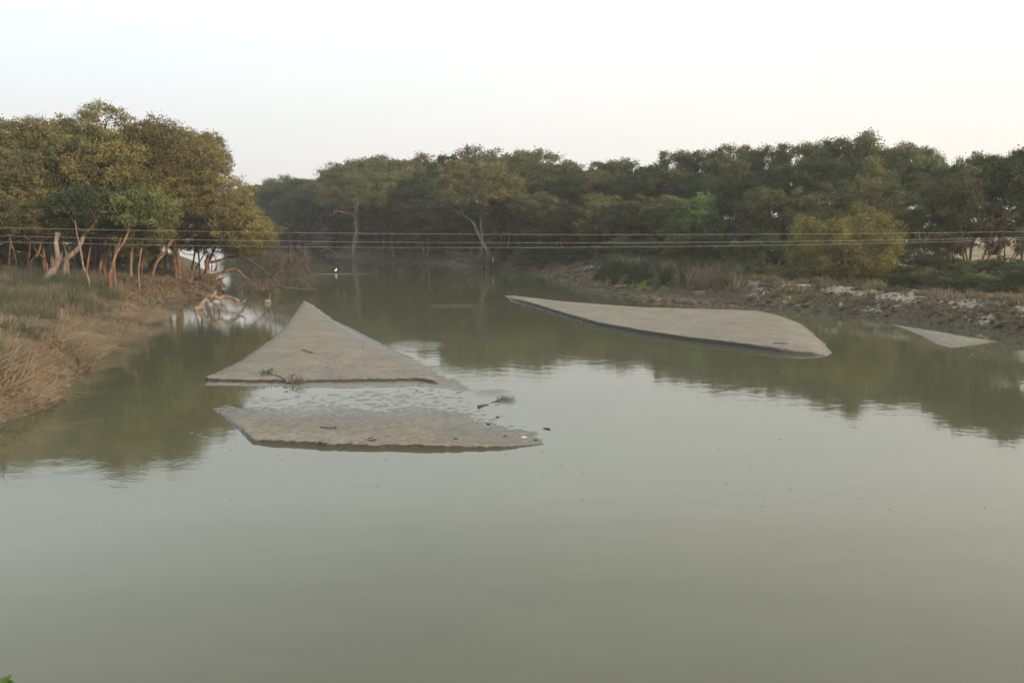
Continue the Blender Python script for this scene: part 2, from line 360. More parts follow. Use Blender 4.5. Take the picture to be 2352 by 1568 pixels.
# ------------------------------------------------------------------ river outline and ground
# bank points with (shelf width, rise width, top height, roughness of the edge)
def bp(px, py, sh, ri, top, ro): q = P(px, py); return (q[0], q[1], sh, ri, top, ro)
river = [(-14.0, -60, .5, 5, 2.0, .5), (-14.0, 10, .5, 5, 2.0, .5), (-15.2, 20, .5, 5, 2.0, .5), bp(0, 966, .2, 2.8, 2.2, .5), bp(38, 956, .2, 2.8, 2.2, .5), bp(101, 938, .2, 2.8, 2.2, .5),
    bp(126, 902, .2, 2.8, 2.2, .5), bp(164, 877, .2, 2.8, 2.2, .5), bp(214, 850, .2, 2.8, 2.2, .5), bp(222, 815, .5, 4, 2.0, .6), bp(277, 792, 1.2, 5, 1.8, .5), bp(305, 769, 1.2, 5, 1.8, .5),
    bp(335, 751, 1.2, 5, 1.7, .5), bp(373, 734, 1.0, 5, 1.7, .6), bp(356, 714, .8, 5, 1.7, .6), bp(353, 697, .5, 4, 1.7, .6), bp(418, 688, .5, 4, 1.5, .7), bp(479, 681, .5, 4, 1.4, .7),
    bp(510, 672, .5, 4, 1.3, .6), bp(512, 657, .5, 4, 1.3, .6), bp(492, 640, .5, 4, 1.4, .6), bp(468, 622, .5, 4, 1.6, .6), bp(445, 601, .5, 5, 1.8, .6), bp(415, 588, .5, 5, 1.8, .6),
    bp(350, 580, 1, 6, 2, .6), (-140, 230, 1, 6, 2, 1), (-240, 300, 1, 6, 2, 1), (-500, 420, 1, 6, 2, 1), (-900, 600, 1, 6, 2, 1), (-900, 1100, 1, 6, 2, 1), (-400, 800, 1, 6, 2, 1), (-150, 460, 1, 6, 2, 1),
    (-105, 300, 1, 6, 2, 1), bp(560, 574, 1, 5, 2, .6), bp(640, 582, 1, 5, 2.2, .6), bp(704, 583, 1, 6, 2.3, .6), bp(768, 589, 1, 6, 2.3, .6), bp(830, 592, 1, 6, 2.3, .6), bp(908, 597, 1, 6, 2.3, .6),
    bp(956, 601, 1, 6, 2.3, .6), bp(1010, 606, 1, 6, 2.2, .6), bp(1060, 613, 1, 5, 2.1, .6), bp(1106, 617, 1, 5, 2.0, .5), bp(1187, 624, 1, 5, 1.9, .5), bp(1230, 630, 1, 3, 1.7, .6), bp(1268, 638, 1.2, 2.5, 1.6, .6),
    bp(1321, 653, 1.4, 2.5, 1.5, .7), bp(1348, 664, 1.4, 2.5, 1.5, .7), bp(1416, 671, 1.8, 2.5, 1.4, .6), bp(1456, 682, 3.5, 2.5, 1.4, .6), bp(1483, 690, 4, 2.5, 1.4, .5), bp(1560, 696, 3.8, 2.5, 1.4, .5),
    bp(1636, 702, 3, 2.5, 1.5, .5), bp(1742, 709, 1.4, 2.2, 1.6, .6), bp(1901, 720, 0.7, 2.0, 1.6, .6), bp(2060, 739, 0.5, 2.0, 1.5, .6), bp(2166, 750, 0.5, 2.0, 1.5, .6), bp(2271, 765, 0.5, 2.0, 1.5, .6),
    bp(2352, 776, 0.5, 2.0, 1.6, .6), (32, 38, 0.5, 2.0, 1.6, .6), (36, 25, 1.5, 3, 1.6, .5), (38, 5, 1.5, 3, 1.6, .5), (38, -60, 1.5, 3, 1.6, .5)]
RP = [(a[0], a[1]) for a in river]; RPAR = [a[2:] for a in river]

def ground_z(x, y, full=False):
    x = np.asarray(x, float); y = np.asarray(y, float)
    near = np.clip((260 - y) / 120, 0, 1) * np.clip((160 - np.abs(x)) / 60, 0, 1)
    d, par = sdist(x, y, RP, RPAR); d = -d                       # positive on land
    sh, ri, top, ro = par[..., 0], par[..., 1], par[..., 2], par[..., 3]
    dn = d + near * (ro * 1.3 * fbm(x * 0.22, y * 0.22, 3, 3) + ro * 1.0 * fbm(x * 0.9, y * 0.9, 5, 3))
    dd = np.where(d > 0, np.maximum(dn, -0.25 + 0 * d), np.minimum(dn, 0.25))
    under = np.clip(0.35 * dd, -1.6, 0)
    shelf = np.clip(dd / np.maximum(sh, 0.2), 0, 1) * (0.12 + 0.05 * sh)
    t = np.clip((dd - sh) / ri, 0, 1); steep = np.clip(1 - (ri - 2.5) / 4, 0, 1)
    prof = t ** (0.75 - 0.25 * steep) * (1 - 0.12 * np.sin(t * math.pi * 3) * steep)
    rise = prof * (top - 0.25)
    # gullies and slumped clods cut into the sloping face
    gl = fbm(x * 0.45 + 5, y * 0.45, 21, 4)
    rise = rise * (1 - near * np.clip(1 - t, 0, 1) * np.clip(-gl * 1.2, 0, 0.5))
    on = np.clip(dd / 1.2, 0, 1)
    bumps = near * on * (0.45 * fbm(x * 0.3, y * 0.3, 11, 4) * np.clip(t * 2, 0.15, 1) + 0.16 * fbm(x * 1.3, y * 1.3, 13, 3))
    z = np.where(dd > 0, np.maximum(under + shelf + rise + bumps, 0.02 + 0.02 * dd.clip(0, 3)), under)
    z = z + np.clip((d - 15) / 60, 0, 1) * 0.25 * fbm(x * 0.03, y * 0.03, 31, 2)
    return (z, d, t) if full else z

def axis(a0, a1, step, lo, hi, grow=1.18):
    mid = list(np.arange(a0, a1 + 1e-6, step)); s = step; v = a0; L = []
    while v > lo: s *= grow; v -= s; L.append(v)
    s = step; v = mid[-1]; Rr = []
    while v < hi: s *= grow; v += s; Rr.append(v)
    return np.array(L[::-1] + mid + Rr)
def grid_mesh(name, xs, ys, zf, mat, attr=None):
    X, Y = np.meshgrid(xs, ys); Z, A = zf(X, Y)
    nx = len(xs); i = (np.arange(len(ys) - 1)[:, None] * nx + np.arange(nx - 1)[None]).ravel()
    q = np.stack([i, i + 1, i + nx + 1, i + nx], 1)
    return mesh(name, np.stack([X, Y, Z], -1).reshape(-1, 3), q, None, mat, True, None if A is None else A.reshape(-1, 3), 'zone')

def gz(X, Y):
    z, d, t = ground_z(X, Y, True)
    right = X > np.interp(Y, [0, 40, 80, 115, 160, 200], [10, 10, 0, -10, -45, -70])
    field = np.where(right, np.clip((d - 32) / 8, 0, 1), np.clip((d - 60) / 15, 0, 1))
    m = P(1500, 668, .3); moss = np.clip(1 - np.hypot((X - m[0]) / 5.5, (Y - m[1]) / 3.2), 0, 1) * 3
    m = P(1850, 690, .6); moss = np.maximum(moss, np.clip(1 - np.hypot((X - m[0]) / 4, (Y - m[1]) / 2), 0, 1) * .6)
    moss = moss.clip(0, 1) * np.where(d > 0.5, 1, 0)
    crest = np.exp(-((t - 0.9) / 0.2) ** 2) * np.where(t > 0, 1, 0) * np.clip((12 - d) / 3, 0, 1)
    face = np.where((t > 0) & (t < 1), 0.45, 0)
    clay = np.where(right, np.maximum(crest, face), 0.62 * np.maximum(crest, face)) * np.clip((120 - Y) / 30, 0.0, 1)
    return z, np.stack([field, moss, clay.clip(0, 1)], -1)

xs = axis(-40, 46, 0.25, -4500, 4500); ys = axis(16, 125, 0.27, -600, 6500)
link('ground', grid_mesh('ground', xs, ys, gz, M['ground']))['kind'] = 'structure'
xs = np.array([-2500, 2500.]); ys = np.array([-400, 2500.])
link('river_water', grid_mesh('river_water', xs, ys, lambda X, Y: (X * 0, None), M['water']))['kind'] = 'structure'

# ------------------------------------------------------------------ sandbars (real low plates of silt with a cut edge)
def soft(x, y, poly, par):
    num = 0.; den = 0.; n = len(poly)
    for i in range(n):
        ax, ay = poly[i]; bx, by = poly[(i + 1) % n]; dx, dy = bx - ax, by - ay; L = dx * dx + dy * dy + 1e-12
        t = np.clip(((x - ax) * dx + (y - ay) * dy) / L, 0, 1); w = math.sqrt(L) / ((x - ax - t * dx) ** 2 + (y - ay - t * dy) ** 2 + .01) ** 1.6
        num = num + w * np.log(par[i] * (1 - t) + par[(i + 1) % n] * t); den = den + w
    return np.exp(num / den)
def plate(pts, top, z0=0.0):
    """pts: (px, py, slope of that edge)"""
    poly = [P(a, b, 0)[:2] for a, b, s in pts]; par = [(s,) for a, b, s in pts]
    def f(x, y):
        d, _ = sdist(x, y, poly); p = soft(x, y, poly, [a_[0] for a_ in par]); d = d + 0.10 * fbm(x * 1.2, y * 1.2, 41, 3) + 0.03 * fbm(x * 6, y * 6, 43, 2)
        v = d * p
        return z0 + np.where(v > 0, top * (1 - np.exp(-np.maximum(v, 0) / top)), np.maximum(v, -0.6 - z0))
    return f
G = 0.06                           # gentle edge slope
up = plate([(698, 690, .5), (664, 738, .5), (640, 765, .5), (600, 797, .4), (545, 832, .16), (500, 852, .1), (466, 868, .3), (474, 878, 9.0), (560, 880, 9), (660, 881, 9), (800, 879, 9), (958, 877, 9.0),
            (1010, 884, .12), (1060, 905, G), (1040, 880, G), (1000, 852, G), (950, 822, G), (880, 792, G), (830, 765, G), (765, 733, .12), (722, 702, .3)], 0.15, 0.0)
apron = plate([(468, 868, .2), (474, 885, .3), (560, 886, .3), (680, 889, .3), (800, 891, .25), (960, 888, .1), (1090, 900, .05), (1040, 870, .1), (700, 860, .3)], 0.035)
lowp = plate([(478, 926, .3), (520, 962, .5), (548, 987, .8), (580, 1016, 2), (700, 1024, 8), (850, 1030, 8), (1050, 1033, 8), (1160, 1030, 3), (1248, 1020, .3), (1240, 1004, .3), (1200, 965, .3), (1140, 925, .3), (1000, 915, .3), (800, 912, .3), (600, 915, .3)], 0.115)
def low(X, Y):
    lin = -0.006 + .022 * (27.2 - Y) - .024 * np.clip(X + 2.6, 0, 5) + .02 * fbm(X * .5, Y * .5, 47, 3)
    return np.minimum(lowp(X, Y), np.maximum(lin, -.05))
wet = plate([(520, 905, .1), (540, 935, .1), (700, 1000, .2), (1225, 1005, .1), (1215, 965, .08), (1140, 912, .06), (1070, 886, .08), (960, 882, .1), (760, 893, .08), (600, 900, .06)], 0.040, -0.042)
def bar_a(X, Y):
    z = np.maximum(np.maximum(up(X, Y), apron(X, Y)), np.maximum(low(X, Y), wet(X, Y)))
    rip = vnoise(X * 6.0 + 1.2 * vnoise(X * 1.1, Y * 1.1, 5), Y * 7.0 + 1.5 * vnoise(X * 0.9, Y * 0.9, 9), 51) + 0.6 * vnoise(X * 8, Y * 9, 52)
    fine = 0.5 * vnoise(X * 9, Y * 9, 57) + 0.25 * vnoise(X * 16, Y * 16, 58)
    lowm = np.clip((47 - Y) / 12, 0.25, 1) * np.clip((z + 0.07) / 0.03, 0, 1)
    z = z + 0.030 * rip * lowm * np.where(Y < 31.2, 1, 0.55) + 0.006 * fine
    return z, None
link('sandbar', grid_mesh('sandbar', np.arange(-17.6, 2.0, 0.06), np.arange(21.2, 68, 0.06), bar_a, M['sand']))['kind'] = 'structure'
rb = plate([(1157, 679, .4), (1175, 691, 1.2), (1228, 705, 8), (1292, 726, 8), (1371, 749, 8), (1477, 769, 8), (1583, 785, 8), (1715, 801, 5), (1795, 812, 2), (1901, 818, .4), (1912, 811, .3), (1897, 790, .3),
            (1880, 775, .25), (1848, 746, .2), (1806, 726, .12), (1742, 713, .08), (1610, 709, .1), (1477, 706, .15), (1318, 695, .2), (1212, 685, .3)], 0.26)
def bar_b(X, Y): return rb(X, Y) + 0.012 * vnoise(X * 3, Y * 4, 61) + 0.007 * vnoise(X * 9, Y * 9, 62), None
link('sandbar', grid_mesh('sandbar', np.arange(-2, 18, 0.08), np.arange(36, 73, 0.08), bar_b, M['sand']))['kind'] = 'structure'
rc = plate([(2030, 742, .1), (2086, 750, .1), (2166, 762, .12), (2230, 774, .12), (2298, 784, .12), (2245, 792, .25), (2187, 798, .3), (2155, 791, .25), (2112, 770, .2), (2075, 754, .2)], 0.09)
rd = plate([(2328, 806, .1), (2372, 800, .1), (2460, 806, .1), (2460, 850, .1), (2380, 842, .1), (2345, 830, .1)], 0.05)
def bar_c(X, Y): return np.maximum(rc(X, Y), rd(X, Y)) + 0.018 * vnoise(X * 4, Y * 5, 71) + 0.007 * vnoise(X * 11, Y * 11, 62), None
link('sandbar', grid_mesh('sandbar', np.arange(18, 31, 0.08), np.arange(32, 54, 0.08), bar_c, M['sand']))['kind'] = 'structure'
sh1 = plate([(690, 629, .02), (772, 630, .03), (875, 629.5, .02), (860, 628, .02), (775, 627.6, .03)], 0.04, 0.0)
link('sandbar', grid_mesh('sandbar', np.arange(-30, -16, 0.12), np.arange(98, 108, 0.12), lambda X, Y: (sh1(X, Y) + 0.02 * vnoise(X * 1.0, Y * 3, 75), None), M['sand']))['kind'] = 'structure'
sh2 = plate([(400, 975, .05), (440, 985, .05), (480, 1000, .06), (570, 1016, .06), (566, 1022, .06), (470, 1010, .06), (420, 992, .05)], 0.03, -0.018)
link('sandbar', grid_mesh('sandbar', np.arange(-11, -6.5, 0.06), np.arange(20.5, 26, 0.06), lambda X, Y: (sh2(X, Y) + 0.03 * vnoise(X * 3.5, Y * 4, 77), None), M['sand']))['kind'] = 'structure'

# ------------------------------------------------------------------ trees
def leaves(g, rng, c, rc, n, L, flat=0.7, nsub=9, tb=0.5, droop=0.0, tvar=0.16):
    """one clump: sprays of small leaves gathered round sub-centres; returns the sub-centres"""
    u = rng.normal(size=(nsub, 3)); u /= np.linalg.norm(u, axis=1, keepdims=True); u[:, 2] = np.where(rng.random(nsub) < .7, np.abs(u[:, 2]), u[:, 2])
    sub = c + u * rc * rng.uniform(.45, 1.0, (nsub, 1)) * np.array([1, 1, flat])
    st = tb + rng.normal(0, 0.13, nsub)
    k = rng.integers(0, nsub, n); s = rc * rng.uniform(.14, .30, nsub)[k][:, None]
    p = sub[k] + rng.normal(size=(n, 3)) * s * np.array([1, 1, .75]); p[:, 2] -= droop * rng.random(n)
    a = rng.normal(size=(n, 3)); a[:, 2] -= .35; a /= np.linalg.norm(a, axis=1, keepdims=True)
    b = rng.normal(size=(n, 3)); b[:, 2] *= .6; b = np.cross(a, b); b /= np.linalg.norm(b, axis=1, keepdims=True) + 1e-9
    l = L * rng.uniform(.6, 1.25, (n, 1)); w = l * rng.uniform(.3, .45, (n, 1))
    v = np.stack([p - a * l * .5, p + b * w * .5 - a * l * .05, p + a * l * .5, p - b * w * .5 - a * l * .05], 1).reshape(-1, 3)
    t = np.clip(st[k] + rng.normal(0, tvar, n), 0, 1)
    g.add(v, np.arange(n * 4).reshape(-1, 4), None, np.repeat(t, 4)); return sub

def grow(rng, stems, ells, nclump, rc, nleaf, L, limb_r=0.10, limbs=6, flat=.7, twig=True, tb=.5, droop=0., minz=-.35, surf=.5, sparse=0.0, bare=0):
    """stems: [(pts, radii)], ells: [(centre, (rx,ry,rz), weight)]; returns (wood Geo, leaf Geo)"""
    W, Lf = Geo(), Geo(); nodes = []; nr = []
    for pts, rad in stems:
        c = curve(pts, max(8, 3 * len(pts))); r = np.interp(np.linspace(0, 1, len(c)), np.linspace(0, 1, len(rad)), rad)
        r = r * (1 + 0.10 * rng.normal(size=len(r))); W.tube(c, r, 9); h = int(len(c) * .5)
        nodes += list(c[h:]); nr += list(r[h:])
    nodes0 = len(nodes)
    w = np.array([e[2] for e in ells], float); w /= w.sum(); C = []; tries = 0
    while len(C) < nclump and tries < nclump * 40:
        tries += 1; e = ells[rng.choice(len(ells), p=w)]
        u = rng.normal(size=3); u /= np.linalg.norm(u)
        if u[2] < minz: continue
        p = np.array(e[0]) + u * np.array(e[1]) * rng.uniform(surf, 1.12) ** .6
        if all(np.sum((p - q) ** 2) > (rc * .75) ** 2 for q in C): C.append(p)
    C = np.array(C)
    if len(C) == 0: return W, Lf
    # main limbs
    sel = [rng.integers(len(C))]
    for _ in range(min(limbs, len(C)) - 1):
        d = np.min(np.linalg.norm(C[:, None] - C[sel][None], axis=2), axis=1); sel.append(int(np.argmax(d)))
    for s in sel:
        nd = np.array(nodes[:nodes0]); tgt = C[s]
        cost = np.linalg.norm(nd - tgt, axis=1) + .6 * np.maximum(nd[:, 2] - tgt[2], 0); i = int(np.argmin(cost + rng.uniform(0, 1.0, len(nd))))
        a = nd[i]; dlt = tgt - a; m1 = a + dlt * .33 + rng.normal(0, .11, 3) * np.linalg.norm(dlt) + np.array([0, 0, -.06]) * np.linalg.norm(dlt)
        m2 = a + dlt * .68 + rng.normal(0, .09, 3) * np.linalg.norm(dlt); c = curve([a, m1, m2, tgt], 11, .03 * np.linalg.norm(dlt) / 3, rng)
        r = np.linspace(min(limb_r, nr[i] * .8), limb_r * .22, 11); W.tube(c, r, 6); nodes += list(c[2:]); nr += list(r[2:])
    ctr = C.mean(0)
    for _ in range(bare):                                        # bare crooked limbs that come out of the foliage
        c0 = C[rng.integers(len(C))]; out = c0 - ctr; out[1] -= 2.0; out /= np.linalg.norm(out) + 1e-6; nd = np.array(nodes); i = int(np.argmin(np.linalg.norm(nd - c0, axis=1))); a = nd[i]
        tip = c0 + out * rc * rng.uniform(.8, 1.35); dl = tip - a; c = curve([a, a + dl * .35 + rng.normal(0, .25, 3), a + dl * .7 + rng.normal(0, .3, 3), tip], 12, .03, rng); W.tube(c, np.linspace(limb_r * .55, limb_r * .14, 12), 5)
        for m_ in (5, 8, 10):
            e = c[m_] + rng.normal(0, .55, 3) + [0, 0, .35]; W.tube(curve([c[m_], (c[m_] + e) / 2 + rng.normal(0, .12, 3), e], 5), [limb_r * .2, limb_r * .06], 3, cap=False)
    for ci, c0 in enumerate(C):
        nd = np.array(nodes); i = int(np.argmin(np.linalg.norm(nd - c0, axis=1) + .4 * np.maximum(nd[:, 2] - c0[2], 0))); a = nd[i]; dlt = c0 - a; ln = np.linalg.norm(dlt)
        if ln > .3:
            c = curve([a, a + dlt * .4 + rng.normal(0, .12, 3) * ln, c0], 7, .02 * ln, rng); W.tube(c, np.linspace(min(nr[i] * .7, limb_r * .45), limb_r * .15, 7), 5)
        r1 = rc * rng.uniform(.75, 1.3); nl = int(nleaf * rng.uniform(.7, 1.3) * (0.15 if rng.random() < sparse else 1))
        sub = leaves(Lf, rng, c0, r1, nl, L, flat, rng.integers(8, 13), tb + rng.normal(0, .12), droop)
        if twig:
            for s_ in sub[::2]: W.tube(curve([c0, (c0 + s_) / 2 + rng.normal(0, .1, 3), s_], 4), [limb_r * .13, limb_r * .05], 3, cap=False)
    return W, Lf

def add_tree(name, label, cat, W, Lf, base, bark, leaf, group=None):
    o = bpy.data.objects.new(name, None); COL.objects.link(o); o.location = tuple(map(float, base)); o.empty_display_size = .5
    tag(o, label, cat, group)
    if W.v: link('trunk', W.mesh('trunk', bark, True, base), o)
    if Lf is not None and Lf.v: link('crown', Lf.mesh('crown', leaf, False, base), o)
    return o

# ---- the far and right-hand bank: prototypes that are copied and resized
def proto(seed, Ht=15., Rr=4.6, low=.16, n=78, lean=0., rc=1.3, nl=430, L=.33, stems=1, tr=.24, sparse=.0, tb=.5, limb=.13):
    rng = np.random.default_rng(seed); st = []
    for k in range(stems):
        a = rng.uniform(0, 6.28); off = np.array([math.cos(a), math.sin(a), 0]) * (0.35 if stems > 1 else 0)
        top = np.array([lean + off[0] * 6 + rng.normal(0, .4), off[1] * 6 + rng.normal(0, .4), Ht * rng.uniform(.55, .72)])
        st.append(([off, off + top * .3 + rng.normal(0, .25, 3) * [1, 1, 0], off + top * .65 + rng.normal(0, .3, 3) * [1, 1, 0], top], [tr * 1.25, tr, tr * .75, tr * .4]))
    zc = Ht * (low + (1 - low) * .5)
    W, Lf = grow(rng, st, [((lean * .8, 0, zc), (Rr, Rr, Ht * (1 - low) * .5), 1.0), ((lean * .8, 0, Ht * .74), (Rr * 1.0, Rr * 1.0, Ht * .22), 1.0)],
                 n, rc, nl, L, limb, 9, .75, True, tb, 0., -.75, .62, sparse)
    return W, Lf
PROTO = {}
def pm(key, leafm, barkm, *a, **k):
    W, Lf = proto(*a, **k); PROTO[key] = (W.mesh('trunk', M[barkm], True), Lf.mesh('crown', M[leafm], False), k.get('Ht', 15.), k.get('Rr', 4.6))
pm('a', 'leaf', 'bark', 11)
pm('b', 'leaf', 'bark', 12, Rr=5.0, n=84, lean=.8)
pm('c', 'leaf', 'bark', 13, Rr=4.2, n=70, stems=2)
pm('d', 'leaf', 'bark', 14, Rr=5.2, n=72, low=.30, lean=-.8, sparse=.1)
pm('e', 'leaf_warm', 'bark', 15, Rr=4.6, n=74, low=.22)
pm('f', 'leaf_warm', 'bark_orange', 16, Rr=4.4, n=62, low=.22, stems=3, tr=.13, sparse=.15)
pm('g', 'leaf_dark', 'bark', 17, Rr=4.8, n=80, low=.08)
pm('h', 'leaf', 'bark_pale', 18, Rr=5.0, n=64, low=.36, lean=.6)
pm('t', 'leaf_warm', 'bark_orange', 19, Rr=5.4, n=60, low=.18, stems=4, tr=.10, nl=200, L=.22, sparse=.2, limb=.06)   # feathery and twiggy
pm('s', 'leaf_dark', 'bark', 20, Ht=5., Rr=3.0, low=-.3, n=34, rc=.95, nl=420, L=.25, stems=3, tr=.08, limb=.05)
pm('w', 'leaf_warm', 'bark', 24, Ht=5., Rr=3.0, low=-.2, n=40, rc=.9, nl=220, L=.22, stems=3, tr=.08, limb=.05, sparse=.2)
pm('m', 'leaf', 'bark', 21, Ht=5., Rr=3.0, low=-.2, n=34, rc=.95, nl=400, L=.25, stems=3, tr=.08, limb=.05)
pm('u', 'leaf_green', 'bark', 22, Ht=6., Rr=2.6, low=.06, n=30, rc=.9, nl=420, L=.22, stems=2, tr=.09, limb=.05)

TREES = []
def stand(key, px, topy, D, wpx, label, name='tree', cat='tree', group=None, rot=None, base=None):
    x = Q(px, 520, D)[0]; z0 = float(ground_z(np.array([x]), np.array([float(D)]))[0]) if base is None else base
    ztop = Q(px, topy, D)[2]; tm, cm, Ht, Rr = PROTO[key]
    o = bpy.data.objects.new(name, None); COL.objects.link(o); o.location = (x, D, z0 - .05); tag(o, label, cat, group)
    w = wpx / FPX * D / 2 / (Rr * 1.12); h = (ztop - z0) / (Ht * 1.06)
    o.scale = (w, w, h); o.rotation_euler[2] = R.uniform(0, 6.28) if rot is None else rot
    link('trunk', tm, o); link('crown', cm, o); TREES.append((px, D, label)); return o

GS = 'mangrove trees along the far skyline'; GF = 'mangrove trees at the front of the wood'; GM = 'trees packed inside the wood'; GB = 'low shrubs below the wood'
sky_row = [
 ('a', 562, 424, 222, 90, 'hazy blue-grey tree at the river bend, farthest on the skyline'),
 ('c', 612, 414, 212, 80, 'hazy low tree just right of the river bend on the skyline'),
 ('b', 650, 404, 204, 90, 'round hazy tree sticking up above the river bend skyline'),
 ('g', 700, 402, 196, 100, 'dark hazy tree where the far skyline starts to rise'),
 ('e', 748, 398, 188, 90, 'small olive-topped tree left of the step in the far skyline'),
 ('b', 790, 368, 182, 110, 'tall domed tree forming the step up in the far skyline'),
 ('a', 850, 358, 176, 120, 'rounded skyline tree directly above the pale straight trunk'),
 ('e', 905, 352, 170, 120, 'yellow-tipped skyline tree right of the pale straight trunk'),
 ('c', 970, 353, 164, 120, 'even rounded skyline tree midway between the two pale trunks'),
 ('g', 1040, 343, 155, 100, 'dark knobbly skyline tree left of the tallest central dome'),
 ('b', 1110, 332, 148, 130, 'broad skyline tree making the left half of the tallest central dome'),
 ('e', 1170, 340, 142, 110, 'olive skyline tree in the middle of the tallest central dome'),
 ('a', 1235, 336, 137, 130, 'broad skyline tree making the right half of the tallest central dome'),
 ('e', 1290, 362, 133, 90, 'golden-edged tree falling from the central dome to the skyline dip'),
 ('c', 1335, 380, 130, 90, 'low skyline tree standing in the dip of the wood'),
 ('d', 1385, 357, 128, 100, 'tufted skyline tree just right of the dip'),
 ('a', 1432, 357, 124, 90, 'twin-tufted skyline tree second from the dip'),
 ('g', 1480, 368, 121, 90, 'thin dark tree beside the small spiky crown on the skyline'),
 ('d', 1545, 332, 118, 90, 'small spiky crown rising alone above the skyline'),
 ('e', 1610, 342, 116, 110, 'olive-yellow skyline tree right of the spiky crown'),
 ('d', 1675, 320, 112, 110, 'airy tree with sky showing through, left of the broad high dome'),
 ('a', 1750, 327, 109, 110, 'skyline tree below the left shoulder of the broad high dome'),
 ('d', 1825, 312, 106, 120, 'airy skyline tree on the left shoulder of the broad high dome'),
 ('c', 1880, 322, 103, 90, 'skyline tree between the shoulder and summit of the high dome'),
 ('d', 1940, 301, 99, 130, 'tallest airy tree at the summit of the broad high dome'),
 ('b', 2005, 303, 97, 130, 'wide skyline tree just right of the high dome summit'),
 ('e', 2065, 318, 95, 110, 'warm-topped skyline tree on the right shoulder of the high dome'),
 ('d', 2120, 328, 93, 100, 'airy tree where the high dome drops to a notch'),
 ('g', 2185, 362, 74, 90, 'dark low tree in the notch at the right of the skyline'),
 ('a', 2235, 340, 72, 100, 'skyline tree just right of the notch above the twiggy tree'),
 ('d', 2295, 336, 70, 100, 'dark airy skyline tree near the right edge of the wood'),
 ('g', 2350, 320, 69, 110, 'tall dark skyline tree cut by the right edge of the photo')]
for t in sky_row: stand(t[0], t[1], t[2] - 1, t[3], t[4] * 1.28, t[5], 'mangrove_tree', 'tree', GS)
mid_row = [
 ('g', 640, 452, 190, 90, 'dark tree with shadowed crown below the hazy round skyline tree'),
 ('g', 735, 440, 176, 100, 'dark tree between the curved trunk and the pale straight trunk'),
 ('g', 880, 400, 160, 110, 'dark tree behind and right of the pale straight trunk'),
 ('a', 960, 395, 153, 110, 'dull green tree in the shaded middle of the far wood'),
 ('g', 1030, 400, 145, 110, 'dark tree left of the golden crown over the leaning trunk'),
 ('a', 1150, 385, 134, 110, 'dull green tree behind the golden crown of the leaning trunk'),
 ('b', 1220, 400, 128, 120, 'dull tree under the right half of the central dome'),
 ('g', 1300, 415, 122, 110, 'dark tree beneath the dip of the skyline'),
 ('a', 1370, 405, 118, 110, 'dull olive tree above the sunlit gap in the wood'),
 ('g', 1450, 410, 113, 110, 'dark tree above the right end of the sunlit gap'),
 ('a', 1530, 400, 109, 110, 'dull tree below the small spiky crown'),
 ('g', 1605, 405, 106, 110, 'dark tree behind the bright leafy sapling'),
 ('b', 1690, 390, 101, 120, 'dull green tree behind the small golden-topped tree'),
 ('g', 1790, 385, 97, 120, 'very dark tree right of the small golden-topped tree'),
 ('g', 1890, 370, 92, 120, 'very dark tree above the large golden bush'),
 ('b', 2010, 380, 89, 120, 'dull tree behind the bare twiggy grey tree'),
 ('g', 2110, 385, 86, 110, 'dark tree with white sky specks beside the bare grey tree')]
for t in mid_row: stand(t[0], t[1], t[2] - 22, t[3], t[4] * 1.22, t[5], 'mangrove_tree', 'tree', GM)
front_row = [
 ('h', 590, 470, 203, 80, 'small pale-limbed tree at the waterside nearest the river bend'),
 ('c', 680, 445, 178, 100, 'tree with a thin curved trunk left of the pale straight trunk'),
 ('e', 905, 450, 151, 110, 'round drooping tree right of the pale straight trunk'),
 ('c', 975, 455, 143, 110, 'dusky two-stemmed tree at the shaded far bank'),
 ('f', 1035, 460, 136, 100, 'thin tree with reddish stems left of the leaning trunk'),
 ('e', 1165, 430, 120, 110, 'olive round tree right of the leaning trunk'),
 ('e', 1230, 445, 114, 110, 'olive tree overhanging the bank above the pale silt patch'),
 ('f', 1300, 470, 109, 90, 'small tree with thin reddish stems left of the sunlit gap'),
 ('b', 1395, 450, 104, 120, 'broad tree standing over the sunlit gap with dark forked trunk'),
 ('f', 1460, 455, 101, 90, 'tree with orange-lit stems right of the sunlit gap'),
 ('a', 1530, 450, 98, 100, 'mid green tree left of the bright leafy sapling'),
 ('e', 1760, 430, 88, 110, 'small golden-topped tree with dark trunk left of the large golden bush'),
 ('f', 1840, 440, 86, 90, 'brownish tree behind the left side of the large golden bush'),
 ('g', 2130, 470, 80, 110, 'dark low-crowned tree right of the large golden bush'),
 ('f', 2190, 480, 76, 90, 'open tree with crooked stems against the pale field'),
 ('f', 2320, 470, 72, 110, 'crooked-stemmed tree against the field at the right edge')]
for t in front_row: stand(t[0], t[1], t[2] - 8, t[3], t[4] * 1.12, t[5], 'mangrove_tree', 'tree', GF)
stand('u', 1600, 440, 92, 130, 'bright green leafy sapling standing out against the dark wood', 'leafy_sapling', 'tree')
stand('t', 1985, 385, 84, 230, 'bare grey twiggy tree rising behind the large golden bush', 'twiggy_tree', 'tree', rot=1.0)
stand('t', 2250, 350, 70, 260, 'feathery twiggy tree with orange stems at the right of the photo', 'twiggy_tree', 'tree', rot=2.4)
